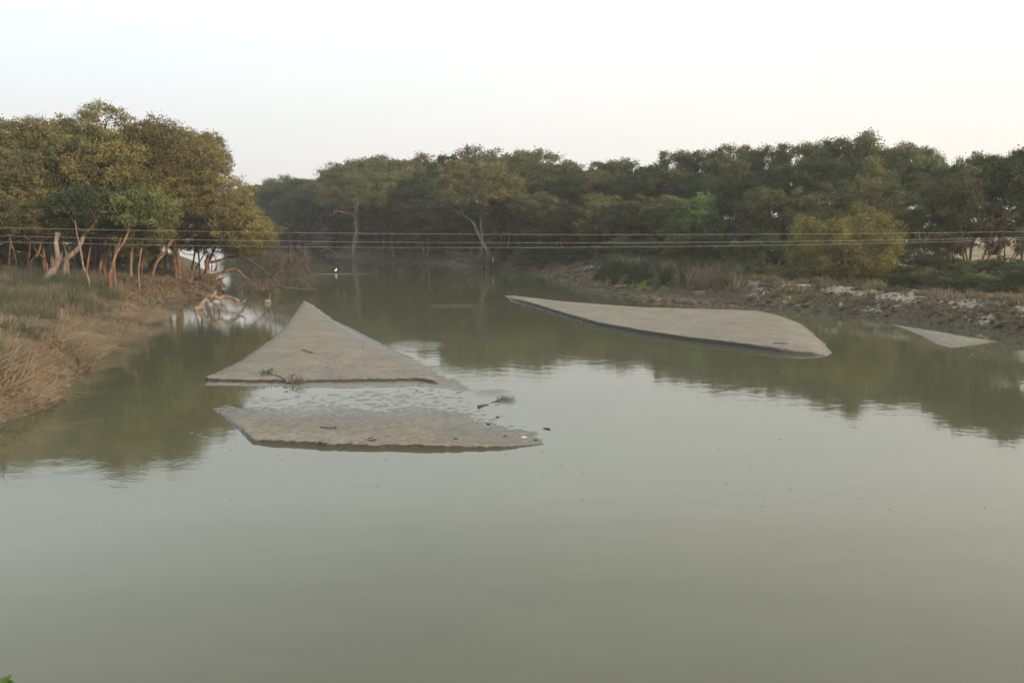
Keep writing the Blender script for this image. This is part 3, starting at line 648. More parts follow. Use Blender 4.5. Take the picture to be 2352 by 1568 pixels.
shrubs = [
 ('s', 1235, 560, 108, 110, 'dark shrub hanging over the far bank above the silt patch'),
 ('s', 1330, 566, 103, 110, 'dark shrub on the crest left of the sunlit gap'),
 ('s', 1430, 548, 92, 130, 'dark rounded shrub below the sunlit gap'),
 ('s', 1500, 552, 87, 120, 'dark shrub right above the bright green grass clump'),
 ('m', 1570, 540, 84, 120, 'leafy shrub under the bright sapling behind the dry grass'),
 ('s', 1640, 530, 82, 130, 'tall dark shrub behind the dry grass clumps'),
 ('m', 1700, 552, 79, 110, 'mid green shrub above the bare white clay point'),
 ('s', 1765, 545, 78, 110, 'dark shrub touching the left side of the large golden bush'),
 ('s', 2100, 575, 72, 110, 'dark shrub touching the right side of the large golden bush'),
 ('s', 2165, 588, 69, 120, 'dark low shrub in front of the pale field'),
 ('m', 2235, 596, 66, 110, 'greenish shrub at the foot of the feathery twiggy tree'),
 ('s', 2310, 592, 66, 130, 'dark low shrub nearest the right edge of the bank'),
 ('s', 2390, 600, 62, 140, 'dark shrub cut by the right edge of the photo'),
 ('s', 1130, 560, 119, 80, 'dark shrub at the foot of the leaning pale trunk')]
rs_ = np.random.default_rng(17)
for i, (px, D) in enumerate([(1740, 70), (1775, 68), (2085, 61), (2115, 60.5), (2140, 59), (2170, 59), (2200, 57.5), (2228, 57.5), (2255, 56), (2285, 56), (2312, 54.5), (2345, 54.5), (2380, 53), (2160, 63), (2220, 61.5), (2280, 60), (2340, 59), (2100, 65)]):
    shrubs.append(('wmsmw'[i % 5], px, 520 + FPX * (6 - 1.5 - rs_.uniform(.6, 1.9)) / D, D, rs_.uniform(60, 105), 'low dark scrub on the right bank crest beside the golden bush and twiggy tree'))
for t in shrubs: stand(*t[:5], t[5], 'shrub', 'shrub', GB)

GU = 'shaded understory inside the wood'
for i in range(34):
    px = 545 + i * 36 + (i % 3) * 7; D = float(np.interp(px, [545, 640, 760, 900, 1060, 1190, 1340, 1480, 1640, 1780], [206, 196, 174, 163, 150, 136, 122, 114, 108, 102])) + (i % 4) * 2.5
    stand('s', px, 530, D, 84, 'dark shrub filling the shade between trunks deep in the wood', 'shrub', 'shrub', GU)
for i, (px, D) in enumerate([(580, 216), (625, 208), (672, 200), (720, 193), (768, 186), (815, 180), (862, 175), (910, 170), (958, 165), (1006, 160), (1054, 155), (1100, 150), (1146, 145), (1192, 141), (1240, 137), (1290, 134), (1340, 131), (1390, 129),
        (1440, 127), (1490, 124), (1540, 122), (1590, 119), (1640, 117), (1850, 108), (1900, 104), (1950, 101), (2000, 99), (2050, 97)]):
    stand('s', px, 492, D, 95, 'dark shrub filling the shade between trunks deep in the wood', 'shrub', 'shrub', GU)
for (px, D) in [(560, 208), (640, 192), (700, 184), (760, 178), (850, 170), (930, 160), (1000, 152), (1070, 146), (1150, 134), (1210, 128), (1270, 122), (1340, 118), (1480, 108), (1540, 106), (1620, 102), (1690, 99), (1740, 96), (1800, 93), (1870, 90), (2040, 88)]:
    stand('s', px, 512, D, 105, 'dark shrub filling the shade between trunks deep in the wood', 'shrub', 'shrub', GU)

# ---- the big golden bush
def bush(cx, cy, rx, ry, D, seed, leafm, label, n=70, rc=.75, nl=420, L=.16, base_y=655):
    rng = np.random.default_rng(seed); c = Q(cx, cy, D); s = D / FPX; b = Q(cx + 10, base_y, D); gzv = float(ground_z(np.array([b[0]]), np.array([b[1]]))[0]); b[2] = gzv - .1
    st = []
    for k in range(6):
        a = rng.uniform(-1, 1); top = c + np.array([a * rx * s * .7, rng.uniform(-.5, .5) * rx * s, rng.uniform(-.1, .3) * ry * s])
        st.append(([b + [a * .3, 0, 0], b * .5 + top * .5 + rng.normal(0, .5, 3), top], [.11, .08, .04]))
    W, Lf = grow(rng, st, [(c, (rx * s, rx * s * .85, ry * s), 1.)], n, rc, nl, L, .06, 9, .9, True, .62, .1, -.95, .45)
    return add_tree('bush', label, 'bush', W, Lf, b, M['bark'], M[leafm])
bush(1942, 578, 128, 82, 68, 31, 'leaf_gold', 'large golden-olive rounded bush on the right bank crest', 95, .9, 520, .17)

# ---- trees with placed trunks
LG = 'trees of the left bank wood'
def px_stem(pts, rad):             # pts [(px,py,D)], rad in px
    w = [Q(a, b, D) for a, b, D in pts]; D = np.mean([p[2] for p in pts]); return (w, [r * D / FPX for r in rad])
def px_ell(cx, cy, rx, ry, D, w=1., dy=.9): s = D / FPX; return (Q(cx, cy, D), (rx * s, rx * s * dy, ry * s), w)
def placed(name, label, cat, stems, ells, n, rc, nl, L, bark, leafm, seed, group=None, **k):
    rng = np.random.default_rng(seed); S = [px_stem(*s) for s in stems]
    for s in S:
        b = s[0][0]; g = float(ground_z(np.array([b[0]]), np.array([b[1]]))[0])
        if b[2] > g - .1: s[0].insert(0, np.array([b[0], b[1], g - .3])); s[1].insert(0, s[1][0] * 1.15)
    if group == LG: S = [(a_, [v_ * .8 for v_ in b_]) for a_, b_ in S]
    W, Lf = grow(rng, S, [px_ell(*e) for e in ells], int(n * 1.25), rc, int(nl * 1.25), L * 1.08, **k)
    return add_tree(name, label, cat, W, Lf if nl else None, S[0][0][0], M[bark], M[leafm], group)

placed('mangrove_tree', 'tree with a pale straight trunk standing alone on the far bank', 'tree',
       [([(815, 564, 150), (820, 530, 150), (818, 495, 150), (822, 460, 150)], [5.5, 5, 4.6, 2.5]), ([(816, 505, 150), (795, 490, 150), (775, 484, 149)], [2, 1.4, .8])],
       [(820, 448, 95, 68, 147)], 80, 1.3, 260, .27, 'bark_pale', 'leaf', 41, limb_r=.08)
placed('mangrove_tree', 'tree with a pale trunk leaning left over the far bank', 'tree',
       [([(1121, 585, 116), (1108, 555, 117), (1096, 530, 118), (1085, 510, 119), (1060, 490, 119)], [4.5, 4, 3.4, 2.4, 1.2]), ([(1108, 545, 117), (1104, 520, 117), (1106, 495, 117)], [3, 2, 1.5])],
       [(1095, 445, 95, 70, 117)], 90, 1.1, 260, .24, 'bark_pale', 'leaf_warm', 42, limb_r=.07)
placed('dead_tree', 'bleached dead trunk leaning left under the far bend trees', 'dead tree',
       [([(700, 545, 176), (678, 530, 176), (662, 515, 177)], [2.5, 2, 1.2]), ([(668, 548, 177), (663, 525, 177), (670, 508, 177)], [3, 2, 1])],
       [(650, 520, 38, 14, 178)], 14, .8, 0, .2, 'bark_pale', 'leaf', 43, limb_r=.08)

LG = 'trees of the left bank wood'
def left(label, stems, ells, n, rc, nl, seed, leafm='leaf_olive', bark='bark_orange', L=.19, **k):
    if ells[0][1] <= 420 and ells[0][0] < 400:
        f = max(67, ells[0][4] * .84) / ells[0][4]; ells = [e[:4] + (e[4] * f,) + tuple(e[5:]) for e in ells]; stems = [([(a_, b_, c_ * f) for a_, b_, c_ in st_], r_) for st_, r_ in stems]
    elif ells[0][1] > 440 and ells[0][0] < 350 and ells[0][4] < 78:
        f = .885; ells = [e[:4] + (e[4] * f,) + tuple(e[5:]) for e in ells]; stems = [([(a_, b_, c_ * f) for a_, b_, c_ in st_], r_) for st_, r_ in stems]
    k.setdefault('bare', 9); k.setdefault('minz', -.85)
    if seed % 3 == 1 and bark == 'bark_orange': bark = 'bark'
    return placed('mangrove_tree', label, 'tree', stems, ells, n, rc, nl, L, bark, leafm, seed, LG, **k)
D0 = 76
left('spreading tree with pale twin trunk at the tip of the left bank', [([(404, 614, 78), (400, 590, 78), (402, 560, 78), (404, 535, 78), (412, 480, 78), (420, 430, 78)], [6, 5, 5, 4, 3, 2]),
     ([(412, 612, 78), (408, 585, 78), (403, 565, 78)], [5, 5, 4]), ([(350, 640, 74), (358, 605, 74.5), (378, 582, 75.5), (394, 555, 77), (423, 541, 77.5), (447, 534, 78), (463, 514, 78), (480, 498, 78)], [4, 4, 3.6, 3.5, 3.2, 3, 2.6, 2]),
     ([(455, 524, 78), (490, 512, 77), (520, 520, 76), (545, 530, 76)], [2.4, 2, 1.6, 1])],
     [(455, 375, 70, 66, 80, 1.2), (500, 470, 75, 60, 78, 1.0), (548, 520, 66, 52, 76, 1.1), (440, 470, 60, 60, 79, .7)], 150, .85, 330, 51, 'leaf_olive', 'bark_orange', L=.17, limbs=14, limb_r=.10)
left('tree with a thick orange trunk bent right, second from the dead grey snag', [([(147, 626, 72), (149, 600, 72), (166, 583, 72.5), (182, 566, 73), (200, 520, 74), (215, 470, 76), (235, 430, 77)], [9, 8, 7, 6, 5, 4, 2]),
     ([(155, 596, 72), (150, 575, 72), (146, 555, 72)], [3, 2, 1.5])], [(215, 375, 95, 70, 78)], 70, .95, 330, 52, limb_r=.13)
left('tree with a leaning orange and grey double trunk in the left wood', [([(224, 632, 70), (232, 600, 70.5), (231, 570, 71), (205, 548, 72), (187, 541, 73)], [7, 5, 4, 3, 2]),
     ([(243, 635, 69), (239, 605, 69.5), (247, 565, 70), (258, 540, 71), (275, 512, 72), (295, 470, 74)], [5, 5, 4.5, 4, 3.5, 2])], [(290, 430, 80, 60, 75), (320, 350, 70, 55, 77)], 80, .9, 330, 53, limb_r=.12)
left('tree with a slim pale forked trunk left of the twin trunks', [([(252, 640, 68), (258, 610, 68.5), (268, 580, 69), (285, 555, 70), (300, 520, 71)], [4, 4, 3.5, 3, 2]),
     ([(262, 592, 69), (272, 565, 69), (278, 545, 69)], [2.5, 2, 1.5])], [(330, 490, 62, 42, 72)], 40, .75, 330, 54, 'leaf', limb_r=.08)
left('thin crooked orange sapling between the two thick orange trunks', [([(203, 640, 67), (192, 615, 67.5), (187, 585, 68), (182, 560, 68.5), (176, 535, 69), (172, 500, 70)], [3, 2.8, 2.6, 2.4, 2, 1.4])],
     [(190, 475, 55, 35, 71)], 34, .7, 330, 55, 'leaf_dark', limb_r=.07)
left('small tree with a zigzag orange stem left of the dead grey snag', [([(106, 630, 70), (107, 608, 70), (98, 590, 70.5), (86, 580, 71), (77, 566, 71.5)], [3.5, 3, 2.6, 2.4, 2]),
     ([(72, 622, 71), (73, 600, 71), (85, 585, 71.5), (92, 570, 72), (100, 540, 73)], [4, 3.5, 3, 2.5, 2])], [(95, 480, 75, 50, 74)], 52, .85, 330, 56, limb_r=.09)
left('slim pale tree standing at the left edge of the photo', [([(40, 616, 73), (35, 590, 73), (28, 568, 73.5), (18, 545, 74), (5, 520, 75)], [2.6, 2.4, 2.2, 2, 1.5])], [(15, 470, 65, 55, 76)], 46, .85, 330, 57, 'leaf', 'bark_pale', limb_r=.09)
left('tall round-headed tree at the top left corner of the left wood', [([(60, 610, 84), (55, 560, 84), (65, 480, 85), (70, 400, 85)], [5, 4, 3, 2])], [(60, 360, 85, 70, 86)], 72, 1.0, 330, 58, limb_r=.12)
left('olive tree between the top left tree and the wispy tall one', [([(135, 610, 86), (140, 540, 86), (138, 460, 86), (150, 400, 86)], [5, 4, 3, 2])], [(150, 355, 80, 66, 87)], 66, 1.0, 330, 59, limb_r=.12)
left('tallest wispy tree with see-through top in the left wood', [([(240, 612, 85), (236, 540, 85), (245, 440, 85), (242, 350, 85), (240, 300, 85)], [5, 4, 3, 2.4, 1.6])],
     [(238, 282, 52, 38, 85)], 34, .6, 110, 60, 'leaf_olive', minz=-.1, L=.16, limbs=12, limb_r=.07, sparse=.35)
left('olive tree right of the wispy tall tree in the left wood', [([(300, 614, 84), (305, 540, 84), (320, 440, 84), (335, 380, 84)], [5, 4, 3, 2])], [(340, 355, 85, 62, 84)], 70, .95, 330, 61, limb_r=.12)
left('airy green-topped tree at the upper right corner of the left wood', [([(395, 606, 86), (420, 500, 86), (450, 420, 85), (470, 370, 84)], [4, 3.5, 3, 2])], [(470, 362, 46, 46, 84)], 40, .8, 250, 62, 'leaf', L=.17, limb_r=.09, sparse=.2)
left('dark green hanging tree low in the middle of the left wood', [([(215, 615, 80), (225, 560, 80), (250, 500, 79), (260, 460, 78)], [5, 4, 3, 2])], [(240, 462, 90, 50, 76), (300, 520, 50, 26, 76, .4)], 70, .85, 360, 63, 'leaf_dark', limb_r=.1)
left('shaded dark tree behind the dead grey snag', [([(120, 605, 86), (118, 550, 86), (125, 480, 86)], [5, 4, 3])], [(125, 460, 110, 60, 86)], 64, 1.1, 330, 64, 'leaf_dark', limb_r=.1)
left('dark tree whose foliage hangs to the water behind the twin trunks', [([(345, 600, 88), (350, 550, 88), (350, 500, 88)], [5, 4, 3])], [(350, 500, 85, 62, 87)], 66, 1.0, 360, 65, 'leaf_dark', limb_r=.1)
left('deep shaded tree in the back row at the far left', [([(20, 600, 96), (25, 520, 96), (30, 440, 96)], [5, 4, 3])], [(20, 440, 110, 90, 97)], 70, 1.3, 330, 66, 'leaf_dark', L=.24, limb_r=.12)
left('deep shaded tree in the back row behind the thick orange trunk', [([(180, 600, 98), (180, 520, 98), (190, 440, 98)], [5, 4, 3])], [(190, 450, 120, 90, 98)], 76, 1.3, 330, 67, 'leaf_dark', L=.24, limb_r=.12)
left('tree of the left wood partly cut by the left edge', [([(-40, 612, 80), (-30, 520, 80), (-20, 420, 80)], [6, 5, 4])], [(-40, 400, 90, 105, 82)], 80, 1.1, 330, 68, limb_r=.13)

left('golden tree leaning out low over the water at the tip of the left bank', [([(470, 632, 78), (480, 600, 78), (500, 560, 78), (520, 540, 78)], [4, 3.5, 3, 2])], [(530, 540, 95, 50, 79), (565, 555, 48, 32, 77, .7)], 90, .75, 330, 96, L=.16, limb_r=.06)
left('small drooping tree between the twin trunks and the fallen tree', [([(440, 622, 80), (446, 590, 80), (450, 560, 80)], [3, 2.6, 2])], [(432, 552, 62, 26, 80)], 44, .6, 330, 97, L=.16, limb_r=.05)
left('low leafy sapling among the trunks at the far left', [([(55, 625, 77), (58, 600, 77), (60, 580, 77)], [2, 1.6, 1.2])], [(55, 590, 32, 22, 77)], 20, .55, 260, 98, 'leaf_dark', L=.16, limb_r=.04)
left('low leafy sapling between the double trunk and the twin trunks', [([(325, 625, 78), (328, 600, 78), (330, 585, 78)], [2, 1.6, 1.2])], [(325, 575, 38, 30, 80)], 24, .6, 260, 99, 'leaf_warm', L=.16, limb_r=.04)
left('olive tree whose foliage hangs in front of the zigzag orange stem', [([(62, 628, 72), (66, 590, 72), (72, 540, 72)], [3, 2.5, 2])], [(70, 502, 85, 34, 72)], 56, .7, 330, 110, 'leaf_warm', L=.16, limb_r=.06)
left('dark tree whose foliage hangs over the thick bent orange trunk', [([(198, 628, 74), (204, 590, 74), (212, 540, 74)], [3, 2.5, 2])], [(212, 506, 80, 30, 73)], 52, .7, 330, 111, 'leaf_dark', L=.16, limb_r=.06)
left('olive tree whose foliage hangs between the double and twin trunks', [([(318, 626, 75), (322, 590, 75), (326, 560, 75)], [3, 2.5, 2])], [(322, 530, 62, 34, 75)], 44, .65, 330, 112, 'leaf_warm', L=.16, limb_r=.06)
left('low olive tree drooping over the trunks at the left edge of the photo', [([(20, 628, 73), (22, 590, 73), (24, 540, 73)], [3, 2.5, 2])], [(15, 515, 75, 32, 73)], 48, .7, 330, 113, 'leaf_dark', L=.16, limb_r=.06)
left('low tree drooping between the thick bent trunk and the zigzag stem', [([(140, 628, 73), (142, 590, 73), (146, 540, 73)], [3, 2.5, 2])], [(142, 500, 66, 34, 73)], 46, .7, 330, 114, 'leaf_olive', L=.16, limb_r=.06)
left('dark low-crowned tree behind the slim pale tree at the left edge', [([(70, 612, 84), (72, 560, 84), (60, 510, 84)], [5, 4, 3])], [(60, 505, 95, 38, 84)], 60, .95, 330, 90, 'leaf_dark', limb_r=.08)
left('dark low-crowned tree behind the thick bent orange trunk', [([(170, 612, 86), (172, 560, 86), (165, 515, 86)], [5, 4, 3])], [(165, 506, 85, 36, 86)], 54, .95, 330, 91, 'leaf_dark', limb_r=.08)
left('dark low-crowned tree filling the gap right of the double trunk', [([(300, 612, 82), (296, 560, 82), (300, 520, 82)], [4, 3, 2])], [(305, 518, 75, 34, 82)], 48, .85, 330, 92, 'leaf_dark', limb_r=.08)
left('olive tree filling the left wood under the tall wispy top', [([(260, 612, 84), (262, 540, 84), (258, 450, 84)], [5, 4, 3])], [(250, 400, 120, 70, 83)], 80, 1.0, 330, 93, limb_r=.1)
left('olive tree filling the crown gap left of the tip tree', [([(380, 606, 84), (385, 540, 84), (388, 450, 84)], [5, 4, 3])], [(400, 430, 100, 75, 82)], 80, .95, 330, 94, limb_r=.1)
left('green tree lit in front of the far-left crowns', [([(100, 612, 80), (98, 540, 80), (95, 450, 80)], [5, 4, 3])], [(90, 420, 110, 60, 79)], 76, 1.0, 330, 95, 'leaf_warm', limb_r=.1)

placed('dead_tree', 'dead grey broken snag with no branches in front of the left wood', 'dead tree',
       [([(108, 638, 60), (126, 618, 60.3), (133, 592, 60.6), (129, 560, 60.8), (131, 545, 60.8), (133, 534, 60.8)], [8, 8, 6, 5, 5, 6])], [(131, 538, 6, 4, 60.8)], 3, .2, 0, .2, 'bark_pale', 'leaf', 71, limb_r=.03)

# back undergrowth under the left wood, so that no bare horizon shows under the crowns
for i, (k, px, ty, D, w, lb) in enumerate([
    ('s', -30, 500, 92, 150, 'dark undergrowth shrub at the left edge of the left wood'), ('s', 60, 512, 94, 150, 'dark undergrowth shrub behind the zigzag orange stem'),
    ('s', 150, 512, 93, 150, 'dark undergrowth shrub behind the thick bent orange trunk'), ('s', 235, 515, 95, 140, 'dark undergrowth shrub behind the orange and grey double trunk'),
    ('s', 310, 535, 93, 110, 'dark undergrowth shrub left of the bright water gap'), ('m', 372, 585, 88, 60, 'low undergrowth shrub just behind the twin trunks'),
    ('s', -90, 490, 100, 170, 'dark undergrowth shrub beyond the left edge of the left wood'), ('s', 20, 480, 112, 170, 'dark shrub deep behind the left edge trees'),
    ('s', 130, 480, 114, 170, 'dark shrub deep behind the dead grey snag'), ('s', 235, 482, 112, 150, 'dark shrub deep in the middle of the left wood'), ('s', 315, 505, 106, 100, 'dark shrub deep beside the bright water gap')]):
    stand(k, px, ty, D, w, lb, 'shrub', 'shrub', 'undergrowth of the left wood')

# ------------------------------------------------------------------ fallen tree, driftwood, snags
def twigs(W, rng, a, d, L, r, depth=3):
    """a fine spray of bare twigs"""
    n = 5; pts = [np.array(a)]; d = np.array(d, float) / np.linalg.norm(d)
    for i in range(n):
        d = d + rng.normal(0, .22, 3); d /= np.linalg.norm(d); pts.append(pts[-1] + d * L / n)
    W.tube(pts, np.linspace(r, r * .45, n + 1), 4 if depth > 1 else 3, cap=False)
    if depth:
        for i in (2, 3, 4, 5):
            for _ in range(2 if depth > 1 else 1):
                e = d + rng.normal(0, .65, 3); twigs(W, rng, pts[i], e, L * rng.uniform(.45, .7), r * .55, depth - 1)

rng = np.random.default_rng(81)
def fp(x, y): return (395.16 + x / 6.7636, 537.4 + y / 6.7636)      # enlarged crop of the fallen tree -> frame
def W_poly(W, pts, rad, D, k=7, n=None):
    w = [Q(*fp(x, y), D if np.isscalar(D) else D[i]) for i, (x, y) in enumerate(pts)]
    Dm = D if np.isscalar(D) else np.mean(D); c = curve(w, n or 4 * len(w)); r = np.interp(np.linspace(0, 1, len(c)), np.linspace(0, 1, len(rad)), rad) / 6.7636 * Dm / FPX
    r = r * (1 + .09 * rng.normal(size=len(c))); W.tube(c, r, k); return c
W = Geo(); TW = Geo(); D = 77
W_poly(W, [(545, 620), (548, 520), (535, 440), (555, 370), (560, 320)], [38, 34, 32, 26, 22], D)
c1 = W_poly(W, [(535, 430), (640, 430), (760, 400), (870, 360), (980, 352), (1050, 340), (1130, 365), (1220, 425), (1370, 520), (1460, 610), (1560, 690), (1650, 780), (1700, 835), (1760, 850)], [26, 24, 22, 20, 20, 20, 19, 17, 15, 13, 12, 11, 11, 10], [77, 77, 77, 77, 76.5, 76, 76, 75.5, 75, 74.5, 74, 73, 72, 71])
W_poly(W, [(1700, 835), (1850, 835), (2000, 858), (2140, 850)], [9, 8, 6, 4], 71.5)
c2 = W_poly(W, [(1520, 650), (1600, 650), (1690, 570), (1760, 595), (1850, 590)], [9, 9, 9, 8, 7], 74)
W_poly(W, [(1850, 590), (1890, 690), (1915, 760)], [5, 4, 3], 74); W_poly(W, [(1850, 590), (1790, 520), (1810, 470)], [5, 4, 3], 74)
W_poly(W, [(545, 650), (700, 620), (830, 580), (950, 550), (1040, 580), (1100, 640), (1190, 700), (1300, 715), (1500, 690)], [28, 26, 26, 24, 20, 15, 12, 9, 8], 75.5)
W_poly(W, [(550, 780), (640, 740), (740, 710), (800, 680)], [12, 16, 16, 12], 75)
W_poly(W, [(240, 660), (330, 670), (440, 645), (580, 660)], [8, 9, 8, 8], 74.5); W_poly(W, [(780, 640), (900, 630), (1040, 640), (1180, 720)], [7, 6, 6, 5], 74)
W_poly(W, [(1210, 705), (1100, 790), (1010, 870), (1000, 905)], [16, 14, 13, 14], 73); W_poly(W, [(1170, 765), (1250, 820), (1320, 820)], [7, 6, 5], 73)
W_poly(W, [(1130, 400), (1080, 440), (1085, 530)], [5, 4, 3], 76); W_poly(W, [(1300, 530), (1250, 600), (1270, 690)], [6, 6, 5], 75)
W_poly(W, [(960, 300), (1050, 220), (1130, 200), (1180, 100)], [11, 8, 6, 4], 77); W_poly(W, [(370, 540), (460, 380), (540, 230), (580, 30)], [11, 9, 8, 6], 78)
for q in [(610, 570, 600, 420), (640, 560, 720, 460), (760, 590, 840, 500), (680, 560, 660, 340)]: W_poly(W, [(q[0], q[1] + 30), ((q[0] + q[2]) / 2 + 15, (q[1] + q[3]) / 2), (q[2], q[3])], [11, 8, 5], 79)
for (x, y, dx, dz, L, D_) in [(1850, 590, 1, .35, 2.6, 74), (1850, 590, .9, .9, 2.3, 74), (1900, 690, 1, -.05, 2.2, 74), (1700, 570, .2, 1, 1.5, 74), (1400, 530, .5, .7, 1.6, 75), (1380, 520, .9, .1, 1.6, 75), (1190, 400, 1, .3, 1.6, 76),
                             (1350, 710, .3, -.8, 1.8, 73), (1450, 700, .4, -.8, 1.8, 73), (1500, 700, .6, -.7, 1.8, 73), (1250, 710, .0, -.9, 1.5, 73), (1560, 500, .8, .4, 1.8, 74.5), (1100, 760, .3, -.6, 1.3, 73), (1650, 620, .8, -.3, 1.6, 74)]:
    for _ in range(4): twigs(TW, rng, Q(*fp(x, y), D_), (dx + rng.normal(0, .15), rng.normal(0, .4), dz + rng.normal(0, .15)), L * .8, .024, 2)
fl = Geo()
for (x, y, s, n) in [(1650, 450, .4, 90), (2000, 560, .5, 60), (1450, 790, .4, 70), (1300, 780, .35, 60), (1900, 700, .4, 30), (920, 430, .6, 260), (1350, 480, .5, 120), (1560, 620, .6, 120), (1000, 740, .6, 160), (2080, 820, .5, 160), (1900, 830, .4, 120)]:
    leaves(fl, rng, Q(*fp(x, y), 74.5), s, n, .10, .6, 10, .62)
b0 = Q(*fp(545, 620), D); o = add_tree('fallen_tree', 'fallen bare tree arching into the water off the left bank tip', 'fallen tree', W, fl, b0, M['bark_orange'], M['leaf_olive']); link('twigs', TW.mesh('twigs', M['twig'], True, b0), o)

W = Geo(); Dd = [61, 61.5, 63, 64, 63.6, 63, 62.5, 62]
lp = [(350, 1165), (430, 1140), (500, 1050), (570, 985), (650, 965), (720, 1000), (840, 975), (950, 1000), (1050, 1040)]
def on_water(x, y, dz=0.05): p = fp(x, y); q = P(p[0], p[1], dz); return q
base_l = on_water(380, 1170)
def logline(W, pts, rad, D=None, k=9):
    D = base_l[1] if D is None else D; w = [Q(*fp(x, y), D + i * .12) for i, (x, y) in enumerate(pts)]; c = curve(w, 5 * len(w))
    r = np.interp(np.linspace(0, 1, len(c)), np.linspace(0, 1, len(rad)), rad) / 6.7636 * D / FPX * (1 + .08 * rng.normal(size=len(c))); W.tube(c, r, k)
logline(W, lp, [30, 44, 46, 40, 34, 30, 26, 24, 18]); logline(W, [(600, 985), (660, 930), (680, 880)], [30, 24, 14]); logline(W, [(560, 1040), (545, 1075)], [16, 12])
logline(W, [(880, 1010), (930, 1060)], [10, 16]); logline(W, [(1020, 1050), (1000, 1085), (1080, 1070), (1130, 1030), (1140, 1010)], [12, 14, 14, 10, 4]); logline(W, [(350, 1165), (345, 1135)], [14, 9]); logline(W, [(760, 1010), (770, 1070)], [14, 12])
tag(link('driftwood_log', W.mesh('driftwood_log', M['drift'], True, base_l), None, base_l), 'thick pale bent driftwood log lying in the water off the left bank', 'log')
W = Geo(); q = P(614, 695, 0)
W.tube(curve([q + [-.35, 0, -.2], q + [-.1, 0, .12], q + [.3, 0, .05]], 7), [.12, .2, .1], 7); W.tube(curve([q + [.1, 0, 0], q + [.22, 0, .45], q + [.3, 0, .75]], 6), [.08, .05, .03], 6)
tag(link('stump', W.mesh('stump', M['bark'], True, q), None, q), 'small dark snag poking out of the water right of the driftwood log', 'snag')

def gnarl(name, label, pieces, Dbase, zoomf, mat, tw=()):
    W = Geo(); r_ = np.random.default_rng(abs(hash(label)) % 1000 if False else len(label) * 7)
    first = None
    for pts, rad in pieces:
        w = [Q(*zoomf(x, y), Dbase) for x, y in pts]; first = w[0] if first is None else first; W.tube(curve(w, 4 * len(w)), [a * Dbase / FPX for a in rad], 6)
    for (x, y, dx, dz, L) in tw: twigs(W, r_, Q(*zoomf(x, y), Dbase), (dx, r_.normal(0, .3), dz), L, .04, 3)
    return tag(link(name, W.mesh(name, mat, True, first), None, first), label, 'dead branch')
z3 = lambda x, y: (1011.6 + x / 13.527, 537.4 + y / 13.527)
gnarl('dead_branch', 'grey dead branches with a perching bird at the far bank', [([(220, 800), (270, 870), (500, 930), (800, 990), (950, 1060)], [.7, 1.3, 1.6, 1.6, 1.2]), ([(270, 1060), (450, 1080), (620, 1055), (880, 1085)], [1, 1, 1, .8]),
      ([(600, 810), (740, 825), (900, 780), (1100, 765), (1300, 790), (1450, 850), (1640, 880), (1650, 1000), (1700, 1090)], [.7, .8, .9, 1, 1.1, 1.1, 1.2, .8, .6]), ([(1110, 680), (1160, 770), (1210, 860)], [.7, .8, .6])], 114.5, z3, M['bark_pale'],
      [(1000, 1030, .6, .5, 2), (1250, 1060, .5, .4, 2), (1400, 1080, .4, .5, 2), (1600, 1070, .3, .5, 1.6), (1100, 1000, -.2, .6, 1.6), (900, 1040, .5, .8, 1.5), (1000, 780, -.6, .6, 2.0)])
z2 = lambda x, y: (553.2 + x / 3.72, 300.3 + y / 3.72)
gnarl('dead_branch', 'long bleached branch slanting into the water below the pale straight trunk', [([(690, 1035), (750, 1010), (830, 1050), (905, 1072)], [1, 1.5, 1.6, 1]), ([(780, 1025), (740, 1000), (720, 985)], [.8, .6, .4])], 158, z2, M['bark_pale'], [(840, 1055, .5, .4, 2.5), (760, 1015, -.5, .6, 2.5)])
gnarl('dead_branch', 'bleached curved branch at the waterline of the river bend', [([(480, 970), (500, 1000), (540, 1035), (590, 1047)], [1.4, 1.5, 1.3, .7]), ([(560, 975), (620, 965), (700, 960)], [.9, 1, .8]), ([(610, 970), (640, 990), (650, 1005)], [.8, .8, .5])], 168, z2, M['bark_pale'], [(600, 970, .5, .5, 3), (640, 970, .4, .3, 3), (660, 960, .8, .2, 2)])
gnarl('dead_branch', 'thin bleached branch lying on the dark bank right of the pale straight trunk', [([(880, 995), (940, 1020), (1000, 1050), (1030, 1070)], [.6, .8, .8, .5])], 154, z2, M['bark_pale'], [(960, 1030, .5, .5, 2)])

# roots and dead brush tangled along the tip of the left bank
W = Geo(); rng = np.random.default_rng(91)
for i in range(30):
    x, y = rng.uniform(60, 760), rng.uniform(680, 920)
    q = Q(*fp(x, y), 71 + rng.uniform(-2, 3)); twigs(W, rng, q, (rng.normal(.2, .6), rng.normal(-.3, .3), rng.normal(-.2, .5)), rng.uniform(.9, 1.8), .035, 2)
for pts in [[(-260, 900), (-140, 860), (0, 850), (60, 830)], [(-80, 950), (-20, 900), (20, 850)], [(180, 820), (260, 880), (340, 920)], [(260, 780), (350, 850), (420, 890)], [(370, 880), (420, 950), (520, 960)], [(150, 990), (300, 975), (460, 970)], [(-10, 700), (40, 790), (90, 850)]]:
    W.tube(curve([Q(*fp(x, y), 70) for x, y in pts], 10), np.array([7, 9, 6]) / 6.76 * 70 / FPX, 6)
q = Q(*fp(300, 850), 71); tag(link('brushwood', W.mesh('brushwood', M['twig'], True, q), None, q), 'tangle of exposed roots and dead brush at the tip of the left bank', 'brushwood')

